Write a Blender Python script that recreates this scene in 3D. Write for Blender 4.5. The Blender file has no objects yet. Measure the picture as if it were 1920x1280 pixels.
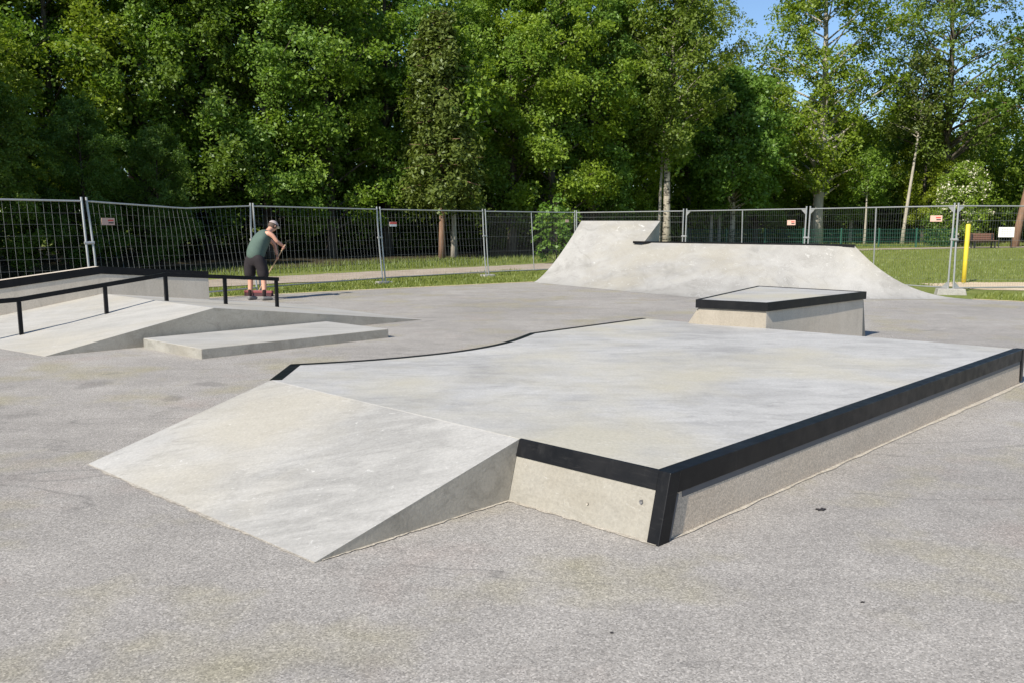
import bpy, bmesh, math, random
import numpy as np
from mathutils import Vector

R = math.radians
scene = bpy.context.scene
C = scene.collection

# ------------------------------------------------------------------ render / camera / light
scene.render.engine = 'CYCLES'
cy = scene.cycles
cy.max_bounces = 6; cy.diffuse_bounces = 3; cy.glossy_bounces = 2
cy.transmission_bounces = 3; cy.transparent_max_bounces = 4
cy.caustics_reflective = False; cy.caustics_refractive = False
cy.use_denoising = True
vs = scene.view_settings
vs.view_transform = 'Standard'; vs.look = 'None'; vs.gamma = 1.0; vs.exposure = 0.68

cam = bpy.data.cameras.new('camera'); camo = bpy.data.objects.new('camera', cam); C.objects.link(camo)
cam.sensor_fit = 'HORIZONTAL'; cam.sensor_width = 36.0
cam.lens = 36.0 * 1540 / 1920
cam.clip_start = 0.05; cam.clip_end = 2000
camo.location = (0, 0, 1.55)
camo.rotation_euler = (R(90) - math.atan(215 / 1540), 0, 0)
scene.camera = camo

SUN_AZ = 219.5      # compass bearing of the sun, clockwise from +Y
SUN_EL = 39.0
w = bpy.data.worlds.new('World'); scene.world = w; w.use_nodes = True
nt = w.node_tree
sky = nt.nodes.new('ShaderNodeTexSky'); sky.sky_type = 'NISHITA'; sky.sun_disc = False
sky.sun_elevation = R(SUN_EL); sky.sun_rotation = R(SUN_AZ)
sky.air_density = 1.0; sky.dust_density = 0.3; sky.ozone_density = 4.5
nt.links.new(sky.outputs[0], nt.nodes['Background'].inputs[0])
nt.nodes['Background'].inputs[1].default_value = 0.095
sl = bpy.data.lights.new('sun', 'SUN'); sl.energy = 4.5; sl.angle = R(0.53); sl.color = (1.0, 0.93, 0.82)
so = bpy.data.objects.new('sun', sl); C.objects.link(so)
sd = Vector((math.sin(R(SUN_AZ)) * math.cos(R(SUN_EL)), math.cos(R(SUN_AZ)) * math.cos(R(SUN_EL)), math.sin(R(SUN_EL))))
so.rotation_euler = sd.to_track_quat('Z', 'Y').to_euler()
so.location = (-20, -20, 30)

# ------------------------------------------------------------------ node helpers
class NG:
    def __init__(s, name):
        s.m = bpy.data.materials.new(name); s.m.use_nodes = True
        s.t = s.m.node_tree; s.t.nodes.clear()
        s.out = s.t.nodes.new('ShaderNodeOutputMaterial')
    def n(s, typ, **kw):
        nd = s.t.nodes.new(typ)
        for k, v in kw.items(): setattr(nd, k, v)
        return nd
    def l(s, a, b): s.t.links.new(a, b)
    def put(s, sock, v):
        if isinstance(v, bpy.types.NodeSocket): s.l(v, sock)
        elif isinstance(v, (tuple, list)) and len(v) == 3 and sock.type == 'RGBA': sock.default_value = (*v, 1)
        else: sock.default_value = v
    def coord(s, kind='Object'): return s.n('ShaderNodeTexCoord').outputs[kind]
    def pos(s): return s.n('ShaderNodeNewGeometry').outputs['Position']
    def map(s, vec, scale=(1, 1, 1), rot=(0, 0, 0), loc=(0, 0, 0)):
        m = s.n('ShaderNodeMapping'); s.l(vec, m.inputs[0])
        m.inputs[1].default_value = loc; m.inputs[2].default_value = rot; m.inputs[3].default_value = scale
        return m.outputs[0]
    def noise(s, vec, scale, detail=3, rough=.55, dist=0.0):
        n = s.n('ShaderNodeTexNoise'); s.l(vec, n.inputs['Vector'])
        n.inputs['Scale'].default_value = scale; n.inputs['Detail'].default_value = detail
        n.inputs['Roughness'].default_value = rough; n.inputs['Distortion'].default_value = dist
        return n.outputs[0]
    def vor(s, vec, scale, out='Color', rand=1.0):
        n = s.n('ShaderNodeTexVoronoi'); s.l(vec, n.inputs['Vector']); n.inputs['Scale'].default_value = scale
        n.inputs['Randomness'].default_value = rand
        return n.outputs[out]
    def ramp(s, fac, stops, interp='LINEAR'):
        r = s.n('ShaderNodeValToRGB'); s.l(fac, r.inputs[0]); cr = r.color_ramp; cr.interpolation = interp
        while len(cr.elements) > 1: cr.elements.remove(cr.elements[-1])
        for i, (p, c) in enumerate(stops):
            e = cr.elements[0] if i == 0 else cr.elements.new(p)
            e.position = p
            e.color = (c, c, c, 1) if isinstance(c, (int, float)) else (*c, 1)
        return r.outputs[0]
    def mix(s, fac, a, b, mode='MIX'):
        m = s.n('ShaderNodeMix'); m.data_type = 'RGBA'; m.blend_type = mode; m.clamp_factor = True
        s.put(m.inputs[0], fac); s.put(m.inputs[6], a); s.put(m.inputs[7], b)
        return m.outputs[2]
    def math(s, op, a, b=0.0, clamp=False):
        m = s.n('ShaderNodeMath'); m.operation = op; m.use_clamp = clamp
        s.put(m.inputs[0], a); s.put(m.inputs[1], b)
        return m.outputs[0]
    def bump(s, h, strength=.3, dist=.01):
        b = s.n('ShaderNodeBump'); b.inputs['Strength'].default_value = strength; b.inputs['Distance'].default_value = dist
        s.l(h, b.inputs['Height']); return b.outputs[0]
    def principled(s, col, rough=.8, metal=0.0, normal=None, spec=.5):
        p = s.n('ShaderNodeBsdfPrincipled'); s.put(p.inputs['Base Color'], col); s.put(p.inputs['Roughness'], rough)
        p.inputs['Metallic'].default_value = metal; p.inputs['Specular IOR Level'].default_value = spec
        if normal is not None: s.l(normal, p.inputs['Normal'])
        s.l(p.outputs[0], s.out.inputs[0]); return p

def simple(name, col, rough=.6, metal=0.0, var=.12, scale=6, spec=.5, bump=0.0, bscale=80):
    g = NG(name); v = g.coord()
    f = g.noise(v, scale, 4)
    c = g.mix(f, tuple(x * (1 - var) for x in col), tuple(min(1, x * (1 + var)) for x in col))
    nrm = g.bump(g.noise(v, bscale, 2), bump, .004) if bump else None
    g.principled(c, rough, metal, nrm, spec)
    return g.m

def concrete(name, dark, light, warm, streak=(0, 0, R(45)), sscale=(1.2, 7, 1.2), warmth=.5, contrast=1.0, grain=0.0, cloud=.8, scratches=.5, off=(0, 0, 0)):
    g = NG(name); v = g.map(g.pos(), loc=off)
    cl = g.noise(v, cloud, 6, .62, .6)
    a = .5 - .22 / contrast; b = .5 + .2 / contrast
    base = g.mix(g.ramp(cl, [(a, 0), (b, 1)]), dark, light)
    st = g.noise(g.map(v, sscale, streak), 1.0, 5, .65, 1.2)
    base = g.mix(g.math('MULTIPLY', g.ramp(st, [(.42, 0), (.66, 1)]), .38 * contrast), base, tuple(min(1, x * 1.12) for x in light))
    st2 = g.noise(g.map(v, tuple(q * 1.7 for q in sscale), (streak[0], streak[1], streak[2] + .35), (4, 7, 2)), 1.0, 6, .7, 1.5)
    base = g.mix(g.math('MULTIPLY', g.ramp(st2, [(.30, 1), (.48, 0)]), .45 * contrast), base, tuple(x * .84 for x in dark))
    wm = g.noise(g.map(v, (1, 1, 1), (0, 0, 0), (11, 3, 5)), .55, 4, .6)
    base = g.mix(g.math('MULTIPLY', g.ramp(wm, [(.47, 0), (.66, 1)]), warmth), base, warm)
    if scratches:
        sc = g.noise(g.map(v, tuple(q * 3.2 for q in sscale), streak, (2, 2, 2)), 1.6, 6, .75, 2.0)
        base = g.mix(g.math('MULTIPLY', g.ramp(sc, [(.60, 0), (.72, 1)]), scratches), base, (.60, .595, .57))
    fine = g.noise(v, 55, 4, .7)
    base = g.mix(.55, base, g.mix(1.0, base, g.ramp(fine, [(.3, .78), (.7, 1.2)]), 'MULTIPLY'))
    pits = g.vor(v, 38, 'Distance')
    base = g.mix(g.math('MULTIPLY', g.ramp(pits, [(.05, 1), (.1, 0)]), .35), base, tuple(x * .5 for x in dark))
    if grain:
        cell = g.vor(v, 150, 'Color')
        cell = g.n('ShaderNodeSeparateColor').inputs[0].node if False else cell
        sep = g.n('ShaderNodeSeparateColor'); g.l(cell, sep.inputs[0])
        base = g.mix(grain, base, g.mix(1.0, base, g.ramp(sep.outputs[0], [(0, .45), (.5, 1.0), (1, 1.6)]), 'MULTIPLY'))
    nrm = g.bump(g.math('ADD', fine, g.math('MULTIPLY', cl, 1.5)), .25, .006)
    g.principled(base, .78, 0, nrm, .35)
    return g.m

# ------------------------------------------------------------------ materials
M = {}
M['deck'] = concrete('trowelled_concrete', (.31, .306, .296), (.43, .425, .41), (.435, .408, .325), streak=(0, 0, R(-25)), sscale=(1.3, 3.6, 1), warmth=.8, contrast=1.6, scratches=.75)
M['kick'] = concrete('brushed_concrete', (.300, .294, .278), (.39, .382, .362), (.40, .37, .30), streak=(0, 0, R(-38)), sscale=(1.9, 4.6, 1.9), warmth=.6, contrast=1.6, scratches=1.0, off=(3, 5, 0))
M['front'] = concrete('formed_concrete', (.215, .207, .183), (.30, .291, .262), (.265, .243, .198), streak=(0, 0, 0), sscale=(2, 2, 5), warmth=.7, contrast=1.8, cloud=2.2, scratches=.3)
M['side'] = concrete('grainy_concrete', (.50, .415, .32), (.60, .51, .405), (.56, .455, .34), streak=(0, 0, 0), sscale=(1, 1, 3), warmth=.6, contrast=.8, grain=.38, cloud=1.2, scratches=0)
M['qp'] = concrete('ramp_concrete', (.25, .242, .222), (.36, .352, .332), (.335, .312, .255), streak=(0, R(30), R(-35)), sscale=(1.2, .5, 1.2), warmth=.6, contrast=1.25, cloud=.9, scratches=.9, off=(1, 2, 3))
M['bank'] = concrete('bank_concrete', (.33, .322, .30), (.415, .405, .38), (.42, .385, .31), streak=(0, 0, R(-42)), sscale=(.5, 4, 1), warmth=.55, contrast=1.4, scratches=.55, off=(7, 1, 0))
M['ledgew'] = concrete('beige_concrete', (.262, .232, .185), (.335, .30, .248), (.325, .285, .222), streak=(0, 0, 0), sscale=(3, 3, .8), warmth=.6, contrast=.9, cloud=1.5, scratches=.1, off=(2, 9, 4))
M['pale'] = concrete('pale_beige_concrete', (.52, .455, .365), (.62, .55, .455), (.58, .50, .39), streak=(0, 0, 0), sscale=(3, 3, .8), warmth=.6, contrast=1.0, cloud=1.5, scratches=.1, off=(8, 3, 2))
M['sidew'] = concrete('grey_side_concrete', (.33, .30, .245), (.42, .385, .32), (.395, .35, .275), streak=(0, 0, 0), sscale=(2, 2, 2), warmth=.3, contrast=1.7, cloud=1.8, scratches=.3, off=(5, 5, 5))

def black_steel():
    g = NG('black_steel'); v = g.pos()
    f = g.noise(v, 3.5, 5, .6)
    c = g.mix(g.ramp(f, [(.35, 0), (.7, 1)]), (.004, .0045, .006), (.010, .010, .011))
    r = g.ramp(g.noise(v, 9, 4), [(.3, .34), (.7, .5)])
    dr = g.noise(g.map(v, (14, 14, 1.2)), 1.5, 4, .6)
    c = g.mix(g.math('MULTIPLY', g.ramp(dr, [(.6, 0), (.75, 1)]), .35), c, (.028, .028, .028))
    wr = g.noise(g.map(v, (3, 3, 30), (0, 0, R(45))), 2.0, 5, .75, .8)
    c = g.mix(g.math('MULTIPLY', g.ramp(wr, [(.58, 0), (.72, 1)]), .5), c, (.035, .034, .033))
    g.principled(c, r, .0, g.bump(g.noise(v, 60, 2), .06, .003), .2)
    return g.m
M['black'] = black_steel()
M['shadow_hole_grey'] = simple('shadow_and_hole_grey', (.10, .10, .105), .55, 0, .15, 8)  # grey of the painted shadow strips by the coping, also in a tie hole
M['galv'] = simple('galvanised_steel', (.40, .41, .40), .42, .55, .15, 7)
M['wire'] = simple('galvanised_wire', (.26, .27, .255), .5, .4, .1, 3)
M['wirefine'] = simple('fine_wire', (.22, .235, .22), .55, .3, .1, 3)
M['foot'] = concrete('foot_concrete', (.25, .24, .22), (.36, .35, .32), (.33, .30, .24), grain=.3, cloud=4)
M['signface'] = simple('sign_face', (.60, .40, .32), .5, 0, .06, 20)
M['signwhite'] = simple('sign_white', (.80, .79, .75), .5, 0, .04, 8)
M['signred'] = simple('sign_red', (.62, .07, .05), .5, 0, .08, 20)
M['signink'] = simple('sign_ink', (.06, .05, .05), .6, 0, .1, 20)
M['signgrey'] = simple('sign_grey_ink', (.42, .43, .44), .6, 0, .1, 20)
M['yellow'] = simple('yellow_paint', (.66, .53, .035), .6, 0, .16, 9)
M['greenmetal'] = simple('green_coated_wire', (.016, .085, .055), .5, 0, .15, 5)
M['benchwood'] = simple('brown_bench_wood', (.15, .075, .05), .7, 0, .25, 12)
M['darkmetal'] = simple('dark_metal', (.02, .02, .022), .5, 0, .15, 8)
M['rubber'] = simple('black_rubber', (.016, .015, .017), .8, 0, .3, 40, bump=.3)
M['skin'] = simple('skin', (.55, .29, .20), .55, 0, .08, 14, .4)
M['tank'] = simple('grey_green_cotton', (.085, .125, .105), .9, 0, .12, 14, .2, .3, 60)
M['shorts'] = simple('charcoal_cloth', (.028, .024, .026), .9, 0, .35, 9, .2, .3, 50)
M['sock'] = simple('dark_sock', (.03, .022, .022), .95, 0, .15, 20, .1)
M['shoe'] = simple('grey_shoe', (.17, .165, .16), .7, 0, .2, 20)
M['hair'] = simple('brown_hair', (.09, .06, .045), .8, 0, .3, 60)
M['cap'] = simple('pale_cap', (.36, .30, .29), .85, 0, .15, 20)
M['broomred'] = simple('red_broom_plastic', (.20, .045, .05), .5, 0, .12, 12)
M['bristle'] = simple('dark_bristles', (.05, .02, .025), .9, 0, .3, 60)
M['wood'] = simple('pale_wood', (.50, .36, .24), .6, 0, .15, 12)

def asphalt():
    g = NG('asphalt'); v = g.pos()
    cell = g.vor(v, 150, 'Color'); sep = g.n('ShaderNodeSeparateColor'); g.l(cell, sep.inputs[0])
    k = g.ramp(sep.outputs[0], [(0, .62), (.3, .87), (.6, 1.0), (.85, 1.17), (1, 1.5)])
    tint = g.mix(sep.outputs[1], (.306, .287, .262), (.316, .299, .277))
    big = g.noise(v, .35, 5, .6, .5)
    tint = g.mix(1.0, tint, g.ramp(big, [(.32, .86), (.68, 1.12)]), 'MULTIPLY')
    mid = g.noise(v, 2.6, 5, .65)
    tint = g.mix(1.0, tint, g.ramp(mid, [(.3, .90), (.7, 1.09)]), 'MULTIPLY')
    ol = g.noise(g.map(v, loc=(3.2, 8.1, 0)), .8, 4, .6)
    tint = g.mix(g.math('MULTIPLY', g.ramp(ol, [(.52, 0), (.66, 1)]), .75), tint, (.30, .275, .195))
    rd = g.noise(g.map(v, loc=(13.2, 1.1, 0)), .9, 4, .6)
    tint = g.mix(g.math('MULTIPLY', g.ramp(rd, [(.58, 0), (.72, 1)]), .35), tint, (.32, .26, .225))
    # sweep marks running across the court
    sw = g.noise(g.map(v, (.7, 5, 1), (0, 0, R(-35))), 1.0, 4, .6, .6)
    tint = g.mix(1.0, tint, g.ramp(sw, [(.3, .95), (.7, 1.05)]), 'MULTIPLY')
    # damp / oil spots with fixed places
    wob = g.n('ShaderNodeVectorMath', operation='ADD')
    nv = g.n('ShaderNodeTexNoise'); g.l(v, nv.inputs['Vector']); nv.inputs['Scale'].default_value = 3.0; nv.inputs['Detail'].default_value = 4
    sc = g.n('ShaderNodeVectorMath', operation='SCALE'); g.l(nv.outputs['Color'], sc.inputs[0]); sc.inputs['Scale'].default_value = .30
    g.l(v, wob.inputs[0]); g.l(sc.outputs[0], wob.inputs[1])
    spots = None
    for (x, y, rx, ry) in SPOTS:
        d = g.map(wob.outputs[0], (1 / rx, 1 / ry, 0), (0, 0, 0), (-(x + .15) / rx, -(y + .15) / ry, 0))
        ln = g.n('ShaderNodeVectorMath', operation='LENGTH'); g.l(d, ln.inputs[0])
        f = g.ramp(ln.outputs['Value'], [(.55, 1), (1.0, 0)])
        spots = f if spots is None else g.math('MAXIMUM', spots, f)
    tint = g.mix(g.math('MULTIPLY', spots, .33), tint, (.10, .095, .09))
    # dark seam lines
    ln = g.n('ShaderNodeTexNoise')
    cr = g.noise(v, .5, 2, .5, 0); 
    ridge = g.math('ABSOLUTE', g.math('SUBTRACT', g.noise(g.map(v, (.25, 1.1, 1), (0, 0, R(-28))), 1.0, 3, .5, .3), .5))
    tint = g.mix(g.math('MULTIPLY', g.ramp(ridge, [(.0, 1), (.006, 0)]), g.ramp(cr, [(.47, 0), (.57, .45)])), tint, (.12, .115, .11))
    col = g.mix(1.0, tint, k, 'MULTIPLY')
    h = g.math('ADD', sep.outputs[0], g.math('MULTIPLY', g.noise(v, 60, 2), .6))
    g.principled(col, .88, 0, g.bump(h, .35, .004), .3)
    return g.m
SPOTS = [(-4.15, 8.0, .17, .28), (-3.1, 7.4, .13, .2), (-4.55, 7.0, .22, .16), (-4.1, 6.65, .16, .13), (-5.0, 7.2, .2, .2), (-3.0, 8.05, .25, .12)]
M['asphalt'] = asphalt()

def grass_ground():
    g = NG('grass_ground'); v = g.pos()
    a = g.noise(v, 1.1, 6, .65); b = g.noise(v, 14, 4, .7); c = g.noise(v, .22, 4, .6)
    col = g.mix(g.ramp(a, [(.35, 0), (.65, 1)]), (.140, .180, .042), (.200, .225, .062))
    col = g.mix(g.math('MULTIPLY', g.ramp(c, [(.5, 0), (.66, 1)]), .55), col, (.19, .20, .06))
    col = g.mix(1.0, col, g.ramp(b, [(.25, .55), (.7, 1.3)]), 'MULTIPLY')
    st = g.noise(g.map(v, (1.5, .6, 1)), 5.0, 4, .7)
    col = g.mix(g.math('MULTIPLY', g.ramp(st, [(.55, 0), (.75, 1)]), .4), col, (.21, .22, .09))
    g.principled(col, .95, 0, g.bump(b, .6, .05), .1)
    return g.m
M['grassg'] = grass_ground()
def soil(name, a, b, scale=3):
    g = NG(name); v = g.pos()
    n = g.noise(v, scale, 6, .7); f = g.noise(v, 40, 3, .7)
    col = g.mix(g.ramp(n, [(.35, 0), (.65, 1)]), a, b)
    col = g.mix(1.0, col, g.ramp(f, [(.3, .75), (.7, 1.25)]), 'MULTIPLY')
    g.principled(col, .95, 0, g.bump(f, .5, .02), .1)
    return g.m
M['gravel'] = soil('gravel_path', (.31, .255, .20), (.40, .345, .285), 1.5)
M['dirt'] = soil('sandy_soil', (.50, .40, .27), (.60, .50, .36), 1.2)
M['dust'] = soil('pale_dust', (.37, .335, .28), (.46, .425, .365), 9)
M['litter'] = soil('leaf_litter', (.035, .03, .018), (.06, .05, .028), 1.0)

def leafmat(name, a, b, trans=.42, gloss=.02):
    g = NG(name)
    ri = g.n('ShaderNodeNewGeometry').outputs['Random Per Island']
    oi = g.n('ShaderNodeObjectInfo').outputs['Random']
    cn = g.noise(g.coord(), .9, 3, .6)
    col = g.mix(g.math('ADD', g.math('MULTIPLY', ri, .45), g.math('MULTIPLY', g.ramp(cn, [(.3, 0), (.7, 1)]), .55)), a, b)
    col = g.mix(1.0, col, g.ramp(oi, [(0, (.82, .88, .82)), (.5, (1, 1, 1)), (1, (1.2, 1.1, .9))]), 'MULTIPLY')
    d = g.n('ShaderNodeBsdfDiffuse'); g.l(col, d.inputs[0])
    t = g.n('ShaderNodeBsdfTranslucent'); g.l(g.mix(1.0, col, (1.15, 1.25, .55), 'MULTIPLY'), t.inputs[0])
    m = g.n('ShaderNodeMixShader'); m.inputs[0].default_value = trans
    g.l(d.outputs[0], m.inputs[1]); g.l(t.outputs[0], m.inputs[2])
    gl = g.n('ShaderNodeBsdfGlossy'); gl.inputs['Roughness'].default_value = .45; gl.inputs[0].default_value = (.8, .9, .8, 1)
    m2 = g.n('ShaderNodeMixShader'); m2.inputs[0].default_value = gloss
    g.l(m.outputs[0], m2.inputs[1]); g.l(gl.outputs[0], m2.inputs[2])
    g.l(m2.outputs[0], g.out.inputs[0])
    return g.m
M['leaf_mid'] = leafmat('green_leaves', (.105, .185, .022), (.230, .335, .042))
M['leaf_deep'] = leafmat('deep_green_leaves', (.060, .118, .019), (.140, .220, .033))
M['leaf_lime'] = leafmat('yellow_green_leaves', (.130, .195, .016), (.240, .310, .030))
M['leaf_fresh'] = leafmat('fresh_green_leaves', (.100, .190, .030), (.205, .320, .052))
M['leaf_olive'] = leafmat('olive_needles', (.095, .125, .026), (.175, .210, .042), .3, .02)
M['leaf_brown'] = leafmat('young_oak_leaves', (.105, .160, .022), (.190, .250, .040))
M['blossom'] = leafmat('white_blossom', (.55, .55, .47), (.75, .74, .66), .25)
M['grassb'] = leafmat('grass_blades', (.125, .175, .032), (.235, .265, .070), .35, .03)

def bark(name, a, b, birch=False):
    g = NG(name); v = g.coord()
    n = g.noise(g.map(v, (9, 9, 1.4)), 1.6, 6, .7)
    col = g.mix(g.ramp(n, [(.35, 0), (.65, 1)]), a, b)
    if birch:
        k = g.noise(g.map(v, (2, 2, 7)), 1.2, 4, .6)
        col = g.mix(g.ramp(k, [(.52, 0), (.60, 1)]), col, (.035, .03, .025))
    g.principled(col, .9, 0, g.bump(n, .6, .03), .15)
    return g.m
M['bark'] = bark('grey_brown_bark', (.065, .055, .042), (.15, .13, .105))
M['bark_pale'] = bark('pale_bark', (.27, .245, .20), (.46, .42, .35))
M['bark_birch'] = bark('birch_bark', (.27, .24, .19), (.42, .38, .31), True)
M['bark_red'] = bark('reddish_pine_bark', (.15, .09, .06), (.27, .17, .115))
M['bark_dark'] = bark('dark_bark', (.028, .024, .02), (.065, .055, .045))

# ------------------------------------------------------------------ mesh helpers
class MB:
    def __init__(s): s.v = []; s.f = []; s.mi = []
    def add(s, verts, faces, mi=0):
        o = len(s.v); s.v.extend([tuple(map(float, q)) for q in verts])
        for f in faces: s.f.append([i + o for i in f]); s.mi.append(mi)
    def loft(s, bottom, top, cap_b=True, cap_t=True, mis=None, mi_t=0, mi_b=0):
        n = len(bottom); o = len(s.v)
        s.v.extend([tuple(map(float, q)) for q in bottom]); s.v.extend([tuple(map(float, q)) for q in top])
        for i in range(n):
            j = (i + 1) % n
            s.f.append([o + i, o + j, o + n + j, o + n + i]); s.mi.append(mis[i] if mis else 0)
        if cap_t: s.f.append([o + n + i for i in range(n)]); s.mi.append(mi_t)
        if cap_b: s.f.append([o + n - 1 - i for i in range(n)]); s.mi.append(mi_b)
    def box(s, x0, x1, y0, y1, z0, z1, mi=0):
        b = [(x0, y0, z0), (x1, y0, z0), (x1, y1, z0), (x0, y1, z0)]
        t = [(x, y, z1) for x, y, z in b[:]]
        s.loft(b, t, mis=[mi] * 4, mi_t=mi, mi_b=mi)
    def extrude(s, prof, P, Q, out, mi=0, capP=None, capQ=None, up=Vector((0, 0, 1))):
        """profile points (out, up) swept from P to Q"""
        P = Vector(P); Q = Vector(Q); out = Vector(out).normalized()
        oP = Vector(capP).normalized() / max(.2, Vector(capP).normalized().dot(out)) if capP is not None else out
        oQ = Vector(capQ).normalized() / max(.2, Vector(capQ).normalized().dot(out)) if capQ is not None else out
        a = [P + oP * x + up * z for x, z in prof]; b = [Q + oQ * x + up * z for x, z in prof]
        s.loft(a, b, mis=[mi] * len(a), mi_t=mi, mi_b=mi)
    def tube(s, pts, rad, n=8, mi=0, caps=True):
        pts = [Vector(p) for p in pts]
        if isinstance(rad, (int, float)): rad = [rad] * len(pts)
        o = len(s.v); prev = None
        for i, p in enumerate(pts):
            d = (pts[min(i + 1, len(pts) - 1)] - pts[max(i - 1, 0)]).normalized()
            if prev is None:
                a = d.orthogonal().normalized()
            else:
                a = (prev - d * prev.dot(d)); a = a.normalized() if a.length > 1e-6 else d.orthogonal().normalized()
            prev = a; b = d.cross(a)
            for k in range(n):
                t = 2 * math.pi * (k + .5) / n
                s.v.append(tuple(p + (a * math.cos(t) + b * math.sin(t)) * rad[i]))
        for i in range(len(pts) - 1):
            for k in range(n):
                k2 = (k + 1) % n
                s.f.append([o + i * n + k, o + i * n + k2, o + (i + 1) * n + k2, o + (i + 1) * n + k]); s.mi.append(mi)
        if caps:
            s.f.append([o + n - 1 - k for k in range(n)]); s.mi.append(mi)
            s.f.append([o + (len(pts) - 1) * n + k for k in range(n)]); s.mi.append(mi)
    def build(s, name, mats, parent=None, origin=None, bevel=0.0, smooth=False, flip=False, fixn=True):
        me = bpy.data.meshes.new(name)
        o3 = Vector(origin) if origin is not None else Vector((0, 0, 0))
        me.from_pydata([tuple(Vector(q) - o3) for q in s.v], [], s.f)
        if not isinstance(mats, (list, tuple)): mats = [mats]
        for m in mats: me.materials.append(m)
        me.polygons.foreach_set('material_index', np.array(s.mi, dtype=np.int32))
        if fixn or bevel:
            bm = bmesh.new(); bm.from_mesh(me)
            bmesh.ops.remove_doubles(bm, verts=bm.verts, dist=1e-5)
            bmesh.ops.recalc_face_normals(bm, faces=bm.faces)
            bm.to_mesh(me); bm.free()
        if smooth: me.polygons.foreach_set('use_smooth', np.ones(len(me.polygons), dtype=bool))
        me.update()
        ob = bpy.data.objects.new(name, me); C.objects.link(ob)
        if parent is not None: ob.parent = parent
        elif origin is not None: ob.location = o3
        if bevel:
            b = ob.modifiers.new('bevel', 'BEVEL'); b.width = bevel; b.segments = 2; b.limit_method = 'ANGLE'; b.angle_limit = R(28)
        return ob

def quads_mesh(name, verts, mats, mi=None, k=4, extra=None):
    """numpy mesh of loose quads (verts: N*k x 3); extra = (verts, faces, material index)"""
    nq = len(verts) // k
    idx = np.arange(nq * k, dtype=np.int32)
    tot = np.full(nq, k, dtype=np.int32)
    mis = np.zeros(nq, dtype=np.int32) if mi is None else np.asarray(mi, dtype=np.int32)
    if extra is not None:
        ev, ef, em = extra
        o = len(verts)
        verts = np.vstack([verts, np.array(ev, dtype=np.float64).reshape(-1, 3)])
        el = np.array([i + o for f in ef for i in f], dtype=np.int32); et = np.array([len(f) for f in ef], dtype=np.int32)
        idx = np.concatenate([idx, el]); tot = np.concatenate([tot, et]); mis = np.concatenate([mis, np.full(len(ef), em, dtype=np.int32)])
    me = bpy.data.meshes.new(name)
    me.vertices.add(len(verts)); me.vertices.foreach_set('co', np.ascontiguousarray(verts, dtype=np.float32).ravel())
    me.loops.add(len(idx)); me.loops.foreach_set('vertex_index', idx)
    me.polygons.add(len(tot))
    st = np.zeros(len(tot), dtype=np.int32); st[1:] = np.cumsum(tot)[:-1]
    me.polygons.foreach_set('loop_start', st); me.polygons.foreach_set('loop_total', tot)
    for m in mats: me.materials.append(m)
    me.polygons.foreach_set('material_index', mis)
    me.update(calc_edges=True); me.validate()
    return me

def tag(o, label=None, cat=None, group=None, kind=None):
    if label: o['label'] = label
    if cat: o['category'] = cat
    if group: o['group'] = group
    if kind: o['kind'] = kind
    return o
def thing(name, loc, label, cat, group=None):
    o = bpy.data.objects.new(name, None); o.empty_display_size = .2; C.objects.link(o); o.location = loc
    return tag(o, label, cat, group)
def copy_tree(o, parent=None):
    c = o.copy(); C.objects.link(c)
    if parent is not None: c.parent = parent
    for ch in o.children: copy_tree(ch, c)
    return c

def gz(x, y): return .011 * min(max(y - 24.0, 0.0), 38.0)

# ------------------------------------------------------------------ ground
xs = sorted(set(list(np.linspace(-400, -60, 9)) + list(np.linspace(-60, 90, 51)) + list(np.linspace(90, 400, 9))))
ys = sorted(set([-400, -200, -100, -50, -20, 0, 10, 24, 30, 36, 42, 48, 54, 62, 75, 90, 120, 200, 400]))
mb = MB()
vv = [(x, y, gz(x, y) - .012) for y in ys for x in xs]; nx = len(xs)
mb.add(vv, [[j * nx + i, j * nx + i + 1, (j + 1) * nx + i + 1, (j + 1) * nx + i] for j in range(len(ys) - 1) for i in range(nx - 1)])
tag(mb.build('grass_ground', M['grassg']), kind='structure')

def sheet(name, poly, z, mat, kind='structure', skirt=.0):
    mb = MB(); n = len(poly)
    mb.add([(x, y, z + gz(x, y)) for x, y in poly], [list(range(n))])
    return tag(mb.build(name, mat), kind=kind)
# asphalt court
court = [(-30, -30), (30, -30), (30, 3.2), (19.5, 10.4), (14.5, 14.0), (10.7, 16.9), (9.85, 17.55), (8.2, 19.6), (4.6, 23.6), (2.2, 25.2), (.65, 23.15), (-3.08, 20.6), (-6.3, 18.2), (-9.2, 15.9), (-14, 12.3), (-30, .5)]
sheet('asphalt_court', court, 0.0, M['asphalt'])
# pale worn rim between the asphalt and the grass
def strip(name, pts, wd, z, mat, kind='structure', seg=6):
    mb = MB(); P = []
    for i in range(len(pts) - 1):
        a = Vector(pts[i]); b = Vector(pts[i + 1])
        for k in range(seg): P.append(a.lerp(b, k / seg))
    P.append(Vector(pts[-1]))
    L = []; Rr = []
    rnd = random.Random(5)
    for i, p in enumerate(P):
        d = (P[min(i + 1, len(P) - 1)] - P[max(0, i - 1)]).normalized(); nrm = Vector((-d.y, d.x))
        wl = wd if not callable(wd) else wd(i / len(P))
        q1 = p + nrm * wl * (.5 + rnd.uniform(-.04, .04)); q2 = p - nrm * wl * (.5 + rnd.uniform(-.04, .04))
        L.append((q1.x, q1.y, gz(q1.x, q1.y) + z)); Rr.append((q2.x, q2.y, gz(q2.x, q2.y) + z))
    n = len(P)
    mb.add(L + Rr, [[n + i, n + i + 1, i + 1, i] for i in range(n - 1)])
    return tag(mb.build(name, mat), kind=kind)
strip('court_edge_strip', [(-14, 12.35), (-9.2, 15.95), (-6.3, 18.25), (-3.08, 20.65), (.6, 23.2)], .14, .005, M['dirt'])
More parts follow.
